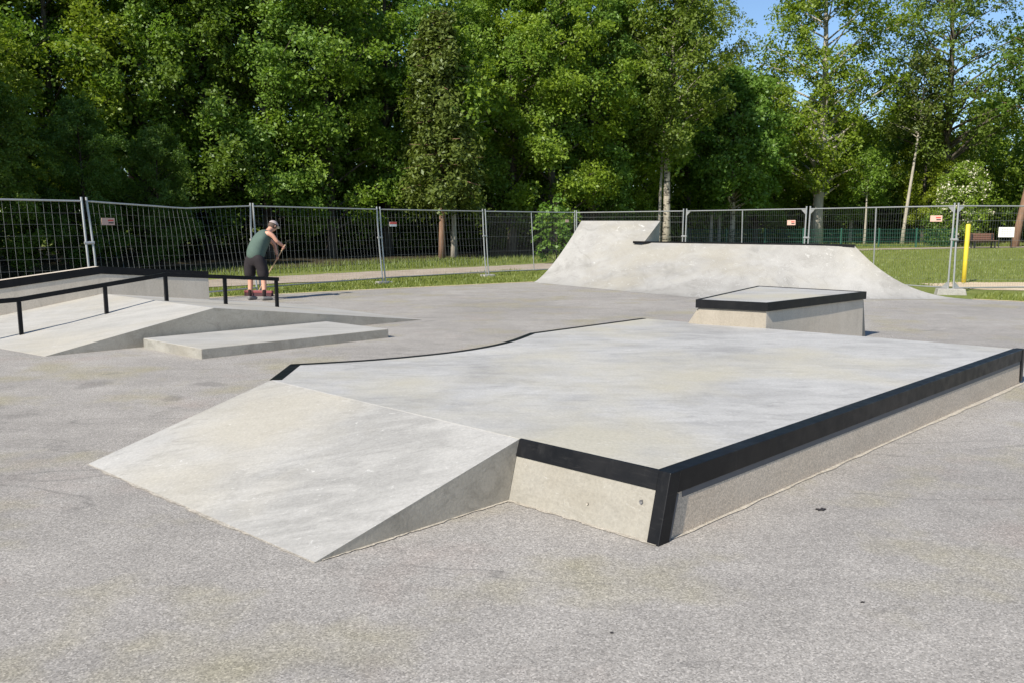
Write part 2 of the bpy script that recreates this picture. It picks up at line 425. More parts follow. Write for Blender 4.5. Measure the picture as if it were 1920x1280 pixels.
strip('court_edge_strip', [(9.9, 17.6), (10.7, 16.95), (14.5, 14.05), (19.5, 10.45), (29.9, 3.3)], .16, .005, M['dirt'])
strip('gravel_path', [(-30, 4), (-18, 13.5), (-11, 20), (-6.6, 24.2), (-3.9, 26.6), (.8, 30.2), (6, 35.5), (12, 41.5), (20.6, 47.3), (27, 49.6), (34, 51.6), (48, 55), (70, 58)], lambda t: 2.9 if t < .5 else 1.5, .006, M['gravel'], seg=10)
mb = MB(); rnd = random.Random(3)
pts = []
for k in range(28):
    t = 2 * math.pi * k / 28; rr = 1 + rnd.uniform(-.12, .12)
    pts.append((15.4 + 4.3 * rr * math.cos(t), 21.3 + 1.9 * rr * math.sin(t) - .1 * 4.3 * math.cos(t), -.004))
mb.add(pts, [list(range(28))]); tag(mb.build('sand_patch', M['dirt']), kind='structure')
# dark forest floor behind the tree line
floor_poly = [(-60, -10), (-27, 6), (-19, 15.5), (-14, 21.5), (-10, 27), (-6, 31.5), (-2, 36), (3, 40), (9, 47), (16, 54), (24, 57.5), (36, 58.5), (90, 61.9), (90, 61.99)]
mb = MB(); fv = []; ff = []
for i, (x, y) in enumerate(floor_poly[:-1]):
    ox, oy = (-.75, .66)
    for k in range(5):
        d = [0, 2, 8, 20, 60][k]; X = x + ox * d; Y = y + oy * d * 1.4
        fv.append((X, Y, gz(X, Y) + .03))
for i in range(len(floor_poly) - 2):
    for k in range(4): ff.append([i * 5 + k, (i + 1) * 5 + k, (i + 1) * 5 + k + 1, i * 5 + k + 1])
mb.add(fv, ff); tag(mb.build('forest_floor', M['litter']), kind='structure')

# ------------------------------------------------------------------ main skate platform
H = .34
A = Vector((.786, 3.955)); B = Vector((5.09, 8.11)); Gp = Vector((.046, 4.616)); F = Vector((-1.924, 6.45)); E_ = Vector((-1.96, 7.194))
curve = [(-1.635, 7.31), (-1.276, 7.46), (-.909, 7.681), (-.524, 7.984), (-.219, 8.35), (0.0, 8.75), (.214, 9.33)]
Cc = Vector((1.74, 10.87))
top = [A, B, Cc] + [Vector(p) for p in reversed(curve)] + [E_, F, Gp]
Ab = Vector((.715, 3.863)); Gb = Vector((-.022, 4.527))
bot = [Ab, B + Vector((.006, -.006)), Cc] + [Vector(p) for p in reversed(curve)] + [E_, F, Gb]
base = Vector((.735, 3.845, 0))
plat = thing('skate_platform', base, 'large low concrete platform with black steel edges and a sloping kicker, nearest the viewer', 'skate platform')
mb = MB(); n = len(top)
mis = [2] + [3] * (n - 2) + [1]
mb.loft([(p.x, p.y, -.02) for p in bot], [(p.x, p.y, H) for p in top], mis=mis)
mb.build('deck', [M['deck'], M['front'], M['side'], M['sidew']], plat, base, bevel=.008)
# kicker ramp
K0 = Vector((-.919, 3.646)); K1 = Vector((-2.796, 5.252))
Gin = Gb + Vector((.05, .03)); Fin = F + Vector((.02, -.02))
mb = MB()
tk = [(K1.x, K1.y, 0.004), (K0.x, K0.y, 0.004), (Gp.x - .004, Gp.y - .004, H), (F.x, F.y - .004, H)]
bk = [(K1.x, K1.y, -.03), (K0.x, K0.y, -.03), (Gb.x - .004, Gb.y - .004, -.03), (F.x, F.y - .004, -.03)]
mb.loft(bk, tk, mis=[0, 1, 1, 1])
mb.build('kicker_ramp', [M['kick'], M['sidew']], plat, base)
def d3(a, b): v = (Vector(b) - Vector(a)); return Vector((v.x, v.y, 0)).normalized()
def outn(a, b): d = d3(a, b); return Vector((d.y, -d.x, 0))
# right edge angle (top flange + face), its grazing shadow painted as a grey strip below
oR = outn(A, B)
P = Vector((A.x, A.y, H)); Q = Vector((B.x, B.y, H))
Lprof = [(-.075, .0035), (.014, .0035), (.014, -.112), (.003, -.112), (.003, -.004), (-.075, -.004)]
mb = MB(); mb.extrude(Lprof, P, Q, oR); mb.build('side_coping', M['black'], plat, base, bevel=.004)
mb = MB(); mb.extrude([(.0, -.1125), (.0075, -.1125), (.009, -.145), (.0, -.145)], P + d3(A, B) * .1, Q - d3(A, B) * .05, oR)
mb.build('painted_shadow', M['shadow_hole_grey'], plat, base)
# front face plate on the leaning face
oF = outn(Gp, A)
lean = (Vector((Ab.x, Ab.y, 0)) - Vector((A.x, A.y, 0))).dot(oF) / H
def fp(z, o): return (lean * (H - z) + o, z - H)
mb = MB()
mb.extrude([fp(H + .003, -.012), fp(H + .003, .007), fp(H - .092, .007), fp(H - .092, -.004)], (Gp.x, Gp.y, H), (A.x, A.y, H), oF)
mb.build('front_coping', M['black'], plat, base, bevel=.003)
for fx, hz__, rr_ in ((.87, .175, .011), (.55, .10, .007)):
    pc = Gp.lerp(A, fx); cc = Vector((pc.x, pc.y, hz__)) + oF * (lean * (H - hz__) + .0015)
    nrm_f = (oF + Vector((0, 0, lean))).normalized(); ax1 = d3(Gp, A); ax2 = nrm_f.cross(ax1)
    mb = MB(); pr_ = [rr_ * random.Random(k).uniform(.7, 1.2) for k in range(12)]
    ring = [cc + ax1 * pr_[k] * math.cos(k * math.pi / 6) + ax2 * 1.25 * pr_[k] * math.sin(k * math.pi / 6) for k in range(12)]
    mb.add(ring + [cc - nrm_f * .006], [[k, (k + 1) % 12, 12] for k in range(12)])
    mb.build('tie_hole', M['shadow_hole_grey'] if rr_ > .01 else M['dust'], plat, base)
# corner guard folded down the near corner
dF = d3(A, Gp); dR = d3(A, B)
mb = MB()
top3 = Vector((A.x, A.y, H + .004)); bot3 = Vector((Ab.x, Ab.y, -.01))
def guard(p):
    return [p + dF * .058 + oF * .012, p + (oF + oR) * .0135, p + dR * .074 + oR * .017, p + dR * .074 + oR * -.01, p - (oF + oR) * .03, p + dF * .058 - oF * .01]
mb.loft(guard(bot3), guard(top3)); mb.build('corner_guard', M['black'], plat, base, bevel=.004)
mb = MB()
def guard_shadow(p): return [p + dR * .0745 + oR * .010, p + dR * .098 + oR * .010, p + dR * .098 - oR * .01, p + dR * .0745 - oR * .01]
mb.loft(guard_shadow(bot3 + Vector((0, 0, .012))), guard_shadow(top3 + (bot3 - top3) * .34)); mb.build('painted_shadow', M['shadow_hole_grey'], plat, base)  # grey strip painting the shadow band beside the guard
# far end post
mb = MB(); q = Vector((B.x, B.y, 0))
def endp(z, s=1): p = q + Vector((0, 0, z)); return [p + oR * .02 - dR * .035, p + oR * .02 + dR * .035, p - oR * .06 + dR * .035, p - oR * .06 - dR * .035]
mb.loft(endp(.02), endp(H + .005)); mb.build('end_guard', M['black'], plat, base, bevel=.004)
# left short edge and curved far edge
mb = MB(); e = outn(E_, F)
mb.extrude([(-.085, .004), (.01, .004), (.01, -.11), (.002, -.11), (.002, -.004), (-.085, -.004)], (E_.x, E_.y, H), (F.x, F.y, H), outn(E_, F))
mb.build('left_coping', M['black'], plat, base, bevel=.003)
cl = [E_] + [Vector(p) for p in curve]
fine = []
for i in range(len(cl) - 1):
    p0 = cl[max(i - 1, 0)]; p1 = cl[i]; p2 = cl[i + 1]; p3 = cl[min(i + 2, len(cl) - 1)]
    for k in range(4):
        t = k / 4
        fine.append(.5 * ((2 * p1) + (p2 - p0) * t + (2 * p0 - 5 * p1 + 4 * p2 - p3) * t * t + (3 * p1 - p0 - 3 * p2 + p3) * t ** 3))
fine.append(cl[-1])
def sweep(mb, pts, prof, z):
    rings = []
    for i, p in enumerate(pts):
        d = pts[min(i + 1, len(pts) - 1)] - pts[max(i - 1, 0)]; d = Vector((d.x, d.y, 0)).normalized(); o = Vector((-d.y, d.x, 0))
        rings.append([Vector((p.x, p.y, z)) + o * a + Vector((0, 0, b)) for a, b in prof])
    m = len(prof); off = len(mb.v)
    for r in rings: mb.v.extend([tuple(q) for q in r])
    for i in range(len(rings) - 1):
        for k in range(m):
            k2 = (k + 1) % m; mb.f.append([off + i * m + k, off + i * m + k2, off + (i + 1) * m + k2, off + (i + 1) * m + k]); mb.mi.append(0)
    mb.f.append([off + k for k in range(m)]); mb.mi.append(0)
    mb.f.append([off + (len(rings) - 1) * m + k for k in reversed(range(m))]); mb.mi.append(0)
LP2 = [(-.055, .004), (.01, .004), (.01, -.11), (.002, -.11), (.002, -.004), (-.055, -.004)]
mb = MB(); sweep(mb, fine, LP2, H); mb.build('curved_coping', M['black'], plat, base)
mb = MB(); sweep(mb, [Vector(curve[-1]) + Vector((.002, .004)), Cc], LP2, H); mb.build('back_coping', M['black'], plat, base)

def dust(name, a, b, out, seed, w0=.008, w1=.026):
    rnd = random.Random(seed); a = Vector(a); b = Vector(b); o = Vector((out[0], out[1])); n = 60; v = []
    mb = MB(); wv = w0
    for k in range(n + 1):
        p = a.lerp(b, k / n); wv = max(w0, min(w1, wv + rnd.uniform(-.012, .012)))
        p0 = p - o * .02; p1 = p + o * wv; v += [(p0.x, p0.y, .005), (p1.x, p1.y, .0045)]
    mb.add(v, [[2 * i, 2 * i + 1, 2 * i + 3, 2 * i + 2] for i in range(n)])
    return tag(mb.build(name, M['dust'], None, None, fixn=True), kind='structure')
dust('ground_dust', Ab + Vector((.06, .06)), B + Vector((.03, -.02)), (oR.x, oR.y), 1)
dust('ground_dust', Gb, Ab, (oF.x, oF.y), 2, .006, .02)
dust('ground_dust', K0 + Vector((.03, .025)), Gb, (.66, -.75), 3, .002, .016)
dust('ground_dust', K1, K0, (oF.x, oF.y), 4, .004, .022)

# ------------------------------------------------------------------ raised ledge at the back of the platform
T = [Vector((2.30, 10.22)), Vector((3.05, 9.77)), Vector((4.95, 11.47)), Vector((3.78, 12.6))]
zl = .645
lb = Vector((3.05, 9.77, 0))
led = thing('skate_ledge', lb, 'raised concrete grind ledge with a thick black steel rim, behind the large platform', 'skate ledge')
ins = .022
cen = sum(T, Vector((0, 0))) / 4
def inset(poly, d):
    n = len(poly); out = []
    for i in range(n):
        p0 = poly[i - 1]; p1 = poly[i]; p2 = poly[(i + 1) % n]
        e1 = (p1 - p0).normalized(); e2 = (p2 - p1).normalized()
        n1 = Vector((-e1.y, e1.x)); n2 = Vector((-e2.y, e2.x))
        m = (n1 + n2); m = m / max(.3, m.length ** 2 / 2) ; out.append(p1 + m * d)
    return out
Ti = inset(T, ins)
bl = [Ti[0] + Vector((-.02, .0)), Ti[1], Ti[2] + Vector((.02, .0)), Ti[3]]
mb = MB()
mb.loft([(p.x, p.y, -.02) for p in bl], [(p.x, p.y, zl - .004) for p in Ti], mis=[1, 2, 1, 1])
mb.build('block', [M['deck'], M['ledgew'], M['pale']], led, lb, bevel=.006)
# flared concrete ends
def flare(name, p, q, out, width, zt, end=0.0):
    mb = MB(); o = Vector((out[0], out[1])).normalized(); d = (q - p).normalized()
    b = [p, p + o * width, q + o * width, q]
    t = [p, p + o * .012, q + o * .012, q]
    mb.loft([(v.x, v.y, -.02) for v in b], [(v.x, v.y, zt) for v in t]); return mb.build(name, M['ledgew'], led, lb)
eL = (Ti[3] - Ti[0]).normalized()
flare('flared_end', Ti[0] + eL * .02, Ti[3], (-eL.y, eL.x), .36, zl - .11)
eB = (Ti[3] - Ti[2]).normalized()
flare('flared_end', Ti[2], Ti[3], (eB.y, -eB.x), .16, zl - .11)
for i, nm in enumerate(('steel_rim',) * 4):
    a = T[i]; b = T[(i + 1) % 4]
    o = Vector(((b - a).normalized().y, -(b - a).normalized().x, 0))
    prev = T[i - 1]; nxt = T[(i + 2) % 4]
    e0 = (a - prev).normalized(); o0 = Vector((e0.y, -e0.x, 0)); e2 = (nxt - b).normalized(); o2 = Vector((e2.y, -e2.x, 0))
    mb = MB()
    mb.extrude([(-.03, .003), (.006, .003), (.006, -.10), (-.018, -.10), (-.018, -.004), (-.03, -.004)], (a.x, a.y, zl), (b.x, b.y, zl), o, capP=(o + o0), capQ=(o + o2))
    mb.build('steel_rim', M['black'], led, lb)

# ------------------------------------------------------------------ quarter pipe with raised extension
qb = Vector((4.4, 17.5, 0))
qp = thing('quarter_pipe', qb, 'wide pale concrete quarter pipe with a raised left extension, before the far fence', 'quarter pipe')
cols = [((.6, 22.96), (2.09, 25.0, 1.712), 1.35), ((2.2, 20.58), (4.32, 24.2, 1.707), 1.22), ((2.9, 19.5), (3.85, 22.75, 1.12), 1.35), ((3.7, 18.35), (5.2, 21.53, 1.12), 1.6),
        ((4.25, 17.72), (6.2, 20.63, 1.12), 1.8), ((4.9, 17.55), (6.8, 20.09, 1.12), 2.0), ((6.0, 17.6), (7.25, 19.68, 1.12), 2.1), ((7.5, 17.62), (7.65, 19.32, 1.12), 2.25), ((9.88, 17.55), (7.9, 19.1, 1.12), 2.4)]
NS = 14
def colpts(c, s1=1.0):
    (bx, by), (tx, ty, tz), p = c; out = []
    for k in range(NS + 1):
        s = s1 * k / NS
        out.append(Vector((bx + (tx - bx) * s, by + (ty - by) * s, .003 + tz * s ** p)))
    return out
sstar = (1.12 / 1.707) ** (1 / 1.22)
def patch(mb, columns, sub=4, mi=0):
    full = []
    for i in range(len(columns) - 1):
        a, b = columns[i], columns[i + 1]
        for k in range(sub): full.append([p.lerp(q, k / sub) for p, q in zip(a, b)])
    full.append(columns[-1]); m = NS + 1
    vs_ = [v for c in full for v in c]
    fs = [[i * m + k, (i + 1) * m + k, (i + 1) * m + k + 1, i * m + k + 1] for i in range(len(full) - 1) for k in range(NS)]
    mb.add(vs_, fs, mi); return full
c0 = colpts(cols[0]); c1 = colpts(cols[1]); c1b = colpts(cols[1], sstar)
mb = MB(); patch(mb, [c0, c1], 8); mainfull = patch(mb, [c1b] + [colpts(c) for c in cols[2:]], 5)
mb.build('transition', M['qp'], qp, qb, smooth=True, fixn=False)
# body: side walls, back walls, deck
mb = MB()
def wall_under(col): # vertical wall below a profile
    n = len(col); v = [tuple(p) for p in col] + [(p.x, p.y, -.05) for p in col]
    mb.add(v, [[n + i, n + i + 1, i + 1, i] for i in range(n - 1)])
wall_under(c0); wall_under(mainfull[-1])
tops = [f[-1] for f in mainfull]
back = Vector((.27, .85, 0)) * 1.0
n = len(tops)
dk = [tuple(t) for t in tops] + [tuple(t + back) for t in tops] + [(t.x + back.x, t.y + back.y, -.05) for t in tops]
mb.add(dk, [[i, i + 1, n + i + 1, n + i] for i in range(n - 1)] + [[n + i, n + i + 1, 2 * n + i + 1, 2 * n + i] for i in range(n - 1)])
tR = tops[-1]; mb.add([tuple(tR), tuple(tR + back), (tR.x + back.x, tR.y + back.y, -.05), (tR.x, tR.y, -.05)], [[0, 1, 2, 3]])
# extension back and right side
t0 = c0[-1]; t1 = c1[-1]
th = Vector((.02, .20, 0))
mb.add([tuple(t0), tuple(t1), tuple(t1 + th), tuple(t0 + th), (t1.x + th.x, t1.y + th.y, -.05), (t0.x + th.x, t0.y + th.y, -.05), (t0.x, t0.y, -.05)], [[0, 1, 2, 3], [3, 2, 4, 5], [0, 3, 5, 6]])
kk = [p for p in c1 if p.z > 1.12]
lo = c1b[-1]
side = [tuple(lo)] + [tuple(p) for p in kk] + [tuple(t1 + th), (t1.x + th.x, t1.y + th.y, -.05), (t1.x, t1.y, -.05), (t1.x, t1.y, 1.10)]
mb.add(side[:-3] + [(t1.x + th.x, t1.y + th.y, 1.10), (lo.x, lo.y, 1.10)], [list(range(len(side) - 1))])
mb.add([(t1.x, t1.y, 1.11), (t1.x + th.x, t1.y + th.y, 1.11), (t1.x + th.x, t1.y + th.y, -.05), (t1.x, t1.y, -.05)], [[0, 1, 2, 3]])
mb.build('body', M['sidew'], qp, qb)
# coping: square steel along the main lip, running a little over the extension face
mb = MB()
Pc = [Vector((3.40, 23.15, 1.122)), Vector((3.85, 22.74, 1.12)), Vector((5.2, 21.52, 1.12)), Vector((6.2, 20.62, 1.12)), Vector((7.92, 19.09, 1.12))]
for a, b in zip(Pc[:-1], Pc[1:]):
    mb.extrude([(-.045, .02), (.03, .02), (.03, -.045), (-.045, -.045)], a, b, Vector((-.67, -.74, 0)))
mb.build('coping', M['black'], qp, qb)

# ------------------------------------------------------------------ bank with ridge, wall ledge and rail (left)
uu = Vector((.727, .687)); vvn = Vector((-.72, .69))
bbase = Vector((-4.1, 11.24, 0))
bank = thing('concrete_bank', bbase, 'low concrete ramp rising to a ridge and falling again, under the black rail at left', 'skate bank')
n0 = Vector((-5.635, 9.80)); n1 = Vector((-4.10, 11.25)); n2 = Vector((-1.52, 13.69))
f0 = Vector((-8.55, 11.82)); f1 = Vector((-7.03, 13.85)); f2 = Vector((-5.38, 15.4)); f3 = Vector((-4.15, 16.35))
zr = .44
mb = MB()
mb.add([(n0.x, n0.y, .004), (n1.x, n1.y, zr), (f1.x, f1.y, zr), (f0.x, f0.y, .004), (n2.x, n2.y, .004), (f3.x, f3.y, .004),
        (n0.x, n0.y, -.03), (n1.x, n1.y, -.03), (n2.x, n2.y, -.03), (f0.x, f0.y, -.03), (f1.x, f1.y, -.03), (f3.x, f3.y, -.03)],
       [[0, 1, 2, 3], [1, 4, 5, 2]])
mb.add([(n0.x, n0.y, .004), (n1.x, n1.y, zr), (n2.x, n2.y, .004), (n2.x, n2.y, -.03), (n1.x, n1.y, -.03), (n0.x, n0.y, -.03)], [[0, 5, 4, 1], [1, 4, 3, 2]], 1)
mb.add([(f0.x, f0.y, .004), (f1.x, f1.y, zr), (f3.x, f3.y, .004), (f3.x, f3.y, -.03), (f1.x, f1.y, -.03), (f0.x, f0.y, -.03)], [[0, 5, 4, 1], [1, 4, 3, 2]], 1)
mb.add([(n0.x, n0.y, .004), (f0.x, f0.y, .004), (f0.x, f0.y, -.03), (n0.x, n0.y, -.03)], [[0, 1, 2, 3]])
mb.add([(n2.x, n2.y, .004), (f3.x, f3.y, .004), (f3.x, f3.y, -.03), (n2.x, n2.y, -.03)], [[0, 1, 2, 3]])
mb.build('ramp_body', [M['bank'], M['sidew']], bank, bbase)

# wall ledge
hk = Vector((-6.83, 13.67)); he = hk + uu * 1.82; hs = hk - uu * 3.2
nW = Vector((uu.y, -uu.x))         # toward the camera
hb = Vector((hk.x, hk.y, 0))
hub = thing('wall_ledge', hb, 'angled concrete wall ledge with black steel top, behind the black rail on the bank', 'skate ledge')
zk, ze, zs = .885, .735, .885 - .172 / 1.46 * 3.2
thk = .34
mb = MB()
def sec(p, z): q = p - nW * thk; return [(p.x, p.y, z), (q.x, q.y, z)]
pts = [(hs, zs), (hk, zk), (he, ze)]
tv = []; bv = []
for p, z in pts:
    q = p - nW * thk
    tv += [(p.x, p.y, z), (q.x, q.y, z)]; bv += [(p.x, p.y, -.03), (q.x, q.y, -.03)]
v = tv + bv
mb.add(v, [[0, 1, 3, 2], [2, 3, 5, 4], [0, 2, 8, 6], [2, 4, 10, 8], [1, 7, 9, 3], [3, 9, 11, 5], [4, 5, 11, 10], [0, 6, 7, 1]])
mb.build('wall', M['pale'], hub, hb, bevel=.008)
mb = MB()
for (a, za), (b, zb), s in ((pts[0], pts[1], 0), (pts[1], pts[2], 1)):
    mb.extrude([(-.06, .006), (.010, .006), (.010, -.115), (.002, -.115), (.002, -.003), (-.06, -.003)], (a.x, a.y, za), (b.x, b.y, zb), Vector((nW.x, nW.y, 0)))
mb.build('steel_edge', M['black'], hub, hb)

# grind rail
rk = Vector((-5.27, 12.5))
rb = Vector((rk.x, rk.y, zr))
rail = thing('grind_rail', rb, 'long black square grind rail on five posts, standing on the low ramp at left', 'skate rail')
def rp(t, z): p = rk + uu * t; return Vector((p.x, p.y, z))
def zsurf(t): return zr + (t * .2095 if t < 0 else -t * .1225)
rails = [(-3.6, .50), (-1.98, .565), (0, .825), (1.86, .675)]
rails = [rp(t, z) for t, z in rails]
mb = MB()
for a, b in zip(rails[:-1], rails[1:]):
    mb.extrude([(-.03, .03), (.03, .03), (.03, -.03), (-.03, -.03)], a, b, Vector((nW.x, nW.y, 0)))
mb.build('rail', M['black'], rail, rb)
for t, zt in ((-1.98, .565), (-.87, .71), (0, .825), (.93, .75), (1.82, .678)):
    mb = MB(); p = rk + uu * t
    zb_ = max(zsurf(t), .0) - .03
    s = .024
    q = [p + uu * s + nW * s, p - uu * s + nW * s, p - uu * s - nW * s, p + uu * s - nW * s]
    mb.loft([(a.x, a.y, zb_) for a in q], [(a.x, a.y, zt - .03) for a in q])
    mb.build('post', M['black'], rail, rb)

# low manual pad
pb = Vector((-3.673, 9.596, 0))
pp = [Vector((-3.673, 9.596)), Vector((-1.74, 11.48)), Vector((-2.82, 12.40)), Vector((-4.76, 10.50))]
mb = MB(); mb.loft([(p.x, p.y, -.02) for p in pp], [(p.x, p.y, .125) for p in pp], mis=[1, 1, 1, 2])
pad = mb.build('manual_pad', [M['bank'], M['sidew'], M['front']], None, pb, bevel=.008)
tag(pad, 'low flat concrete slab beside the bank, with no steel edge', 'manual pad')

# ------------------------------------------------------------------ debris on the asphalt
def scrap(x, y, r, label, seed):
    rnd = random.Random(seed); mb = MB(); n = 14
    up = []; dn = []
    for k in range(n):
        t = 2 * math.pi * k / n; q = r * rnd.uniform(.45, 1.1)
        up.append((x + 1.6 * q * math.cos(t), y + .8 * q * math.sin(t), .004 + rnd.uniform(0, r * .45))); dn.append((up[-1][0], up[-1][1], .0))
    mb.loft(dn, up)
    return tag(mb.build('rubber_scrap', M['rubber'], None, (x, y, 0)), label, 'debris', 'dark scraps lying on the asphalt')
scrap(1.71, 4.37, .022, 'largest black scrap, on the asphalt beside the platform\'s long right side', 1)
scrap(1.46, 3.24, .0055, 'small dark speck of debris on open asphalt, right of the platform corner', 2)
scrap(.385, 2.98, .0045, 'tiny dark speck of debris at the bottom of the view, before the platform', 3)

# ------------------------------------------------------------------ site fence
FH = 2.0
posts = [(-11.2, 12.0), (-7.73, 15.2), (-5.87, 19.0), (-3.52, 22.6), (-.76, 25.6), (2.18, 28.0), (5.25, 25.2), (7.87, 22.1), (10.1, 18.9), (14.3, 19.4)]
leans = [(-.10, .08), (-.10, .07), (-.10, .07), (-.13, .09), (-.12, .05), (-.04, 0), (0, 0), (0, 0), (0, 0), (0, 0)]
plabels = ['fence panel leftmost in the photo, cut off by its left edge, coarse grey mesh', 'fence panel with a dented drooping top rail and pale orange sign, left of the person',
           'coarse mesh fence panel directly behind and right of the person', 'fence panel with a red and white sign, in front of the two brown trunks', 'fine mesh fence panel with a centre tube, in front of the green sapling',
           'fence panel mostly hidden behind the raised left end of the quarter pipe', 'fine mesh fence panel above the black coping of the quarter pipe, before the pale trunks', 'fence panel whose right end stands on a grey concrete foot, grass field behind',
           'fence panel furthest right, in front of the yellow pole and white notice']
FG = 'mobile construction fence panels'
nr2 = random.Random(8)
for i in range(9):
    a = Vector((posts[i][0], posts[i][1], 0)); b = Vector((posts[i + 1][0], posts[i + 1][1], 0))
    d = (b - a).normalized(); a = a + d * .055; b = b - d * .055; Lw = (b - a).length
    la = Vector((leans[i][0], leans[i][1], 0)); lb_ = Vector((leans[i + 1][0], leans[i + 1][1], 0))
    nrm = Vector((d.y, -d.x, 0))
    if nrm.y > 0: nrm = -nrm
    dent = (i == 1)
    def S(u, z, i=i, a=a, b=b, la=la, lb_=lb_, nrm=nrm, dent=dent):
        p = a.lerp(b, u) + la.lerp(lb_, u) * (z / FH) + Vector((0, 0, z + .03))
        if dent:
            k = max(0.0, 1 - abs(u - .58) / .58 if u < .58 else 1 - (u - .58) / .42)
            p += nrm * (-.22 * k * (z / FH)) + Vector((0, 0, -.085 * k * (z / FH) ** 2))
            p += nrm * (.04 * math.sin(u * 9 + z * 2))
        else:
            p += nrm * (.018 * math.sin(u * 7 + z * 1.7 + i))
        return p
    fp_ = thing('mesh_fence', (a + b) / 2, plabels[i], 'fence panel', FG)
    o0 = (a + b) / 2
    us = [k / 10 for k in range(11)]
    mb = MB()
    fine_mesh = i >= 4
    mb.tube([S(0, z) for z in (-.03, .5, 1, 1.5, 2.05)], .021, 8); mb.tube([S(1, z) for z in (-.03, .5, 1, 1.5, 2.05)], .021, 8)
    mb.tube([S(u, 1.98) for u in us], .017, 8); mb.tube([S(u, .12) for u in us], .017, 8)
    if i in (4, 6, 7): mb.tube([S(.5, .12), S(.5, 1), S(.5, 1.98)], .014, 8)
    if i in (6, 7, 8):
        for u0, s in ((0, 1), (1, -1)):
            for z0, sz in ((1.98, -1), (.12, 1)):
                w_ = .16 / Lw
                pA = S(u0, z0); pB = S(u0 + s * w_, z0); pC = S(u0, z0 + sz * .16)
                nn = nrm * .008
                mb.add([pA + nn, pB + nn, pC + nn, pA - nn, pB - nn, pC - nn], [[0, 1, 2], [5, 4, 3], [0, 3, 4, 1], [1, 4, 5, 2], [2, 5, 3, 0]])
    mb.build('frame', M['galv'], fp_, o0, smooth=False)
    mb = MB()
    sp = .062 if fine_mesh else .125
    nv_ = int(Lw / sp); zz = [.12, .6, 1.05, 1.5, 1.98]
    rw = .0015 if fine_mesh else .0017
    for k in range(1, nv_):
        mb.tube([S(k / nv_, z) for z in zz], rw, 3, caps=False)
    hz = [.3, .75, 1.2, 1.65, 1.82] if fine_mesh else [.12 + .205 * q for q in range(1, 9)]
    for z in hz: mb.tube([S(u, z) + nrm * .004 for u in us], rw * (1.3 if fine_mesh else .62), 3, caps=False)
    mb.build('wire_mesh', M['wirefine'] if fine_mesh else M['wire'], fp_, o0, fixn=False)
    if i < 8:
        mb = MB(); q = S(1, 1.22) ; q2 = q + d * .11
        mb.tube([q - d * .03, q2 + d * .03], .03, 8); mb.build('clamp', M['galv'], fp_, o0)
    # small plates hung on some panels
    sg = {1: (.10, 1.62, .34, .15, 'pale orange placard hung on the dented fence panel at left', 0), 3: (.10, 1.58, .30, .14, 'red and white placard hung on the fence left of the two brown trunks', 1),
          4: (.90, 1.70, .18, .10, 'small pale placard on the fence beside the raised end of the quarter pipe', 0), 6: (.90, 1.62, .30, .15, 'pale pink placard on the fence beside the thickest pale trunk', 0),
          7: (.90, 1.70, .34, .16, 'pale orange placard on the fence in front of the right hand thick trunk', 0)}.get(i)
    if sg:
        u, z, sw, sh, lab, style = sg; sw *= .82; sh *= .88
        c_ = S(u, z) + nrm * .03
        so_ = thing('fence_sign', c_, lab, 'sign', 'placards on the site fence')
        def slab(name, x0, x1, z0, z1, t, mat, y0=0.0):
            mb = MB(); P_ = c_ + d * x0; Q_ = c_ + d * x1
            mb.extrude([(y0, z0), (y0 + t, z0), (y0 + t, z1), (y0, z1)], P_, Q_, nrm); return mb.build(name, mat, so_, c_)
        slab('plate', -sw / 2, sw / 2, -sh / 2, sh / 2, .006, M['signwhite'] if style else M['signface'])
        if style: slab('red_band', -sw / 2 + .004, sw / 2 - .004, 0.0, sh / 2 - .003, .003, M['signred'], .0065)
        elif sw > .2:
            slab('lettering', -sw * .02, sw * .40, sh * .06, sh * .26, .003, M['signred'], .0065)
            slab('lettering', sw * .02, sw * .40, -sh * .28, -sh * .08, .003, M['signink'], .0065)
# concrete feet
flab = {2: 'grey fence foot in the grass behind the person', 3: 'grey fence foot in the grass under the joint right of the person', 4: 'grey fence foot in the grass strip left of the quarter pipe',
        8: 'pale grey concrete fence foot at the right, beside the end of the quarter pipe'}
for i, lab in flab.items():
    x, y = posts[i]; nn = Vector((.62, -.78)) if i < 5 else Vector((-.2, -.98)); tt = Vector((nn.y, -nn.x))
    mb = MB(); c_ = Vector((x, y)); wz = .22
    bb = [c_ + nn * .14 + tt * wz, c_ + nn * .14 - tt * wz, c_ - nn * .14 - tt * wz, c_ - nn * .14 + tt * wz]
    hh = .135 if i == 8 else .055
    if i == 8: bb = [c_ + nn * .13 + tt * .32, c_ + nn * .13 - tt * .32, c_ - nn * .13 - tt * .32, c_ - nn * .13 + tt * .32]
    ti = [c_ + (p - c_) * .9 for p in bb]
    mb.loft([(p.x, p.y, gz(p.x, p.y) - .02) for p in bb], [(p.x, p.y, gz(p.x, p.y) + hh) for p in ti])
    tag(mb.build('concrete_block', M['foot'], None, (x, y, 0), bevel=.015), lab, 'fence foot', 'concrete feet under the site fence')

# ------------------------------------------------------------------ things on the far field
yb = Vector((12.62, 22.96, -.01))
mb = MB(); mb.tube([yb, yb + Vector((.006, 0, .8)), yb + Vector((.012, 0, 1.6)), yb + Vector((.012, 0, 1.625))], [.06, .06, .06, .045], 16)
tag(mb.build('yellow_pole', M['yellow'], None, yb, smooth=True), 'thick bright yellow pole standing beyond the fence at right', 'pole')
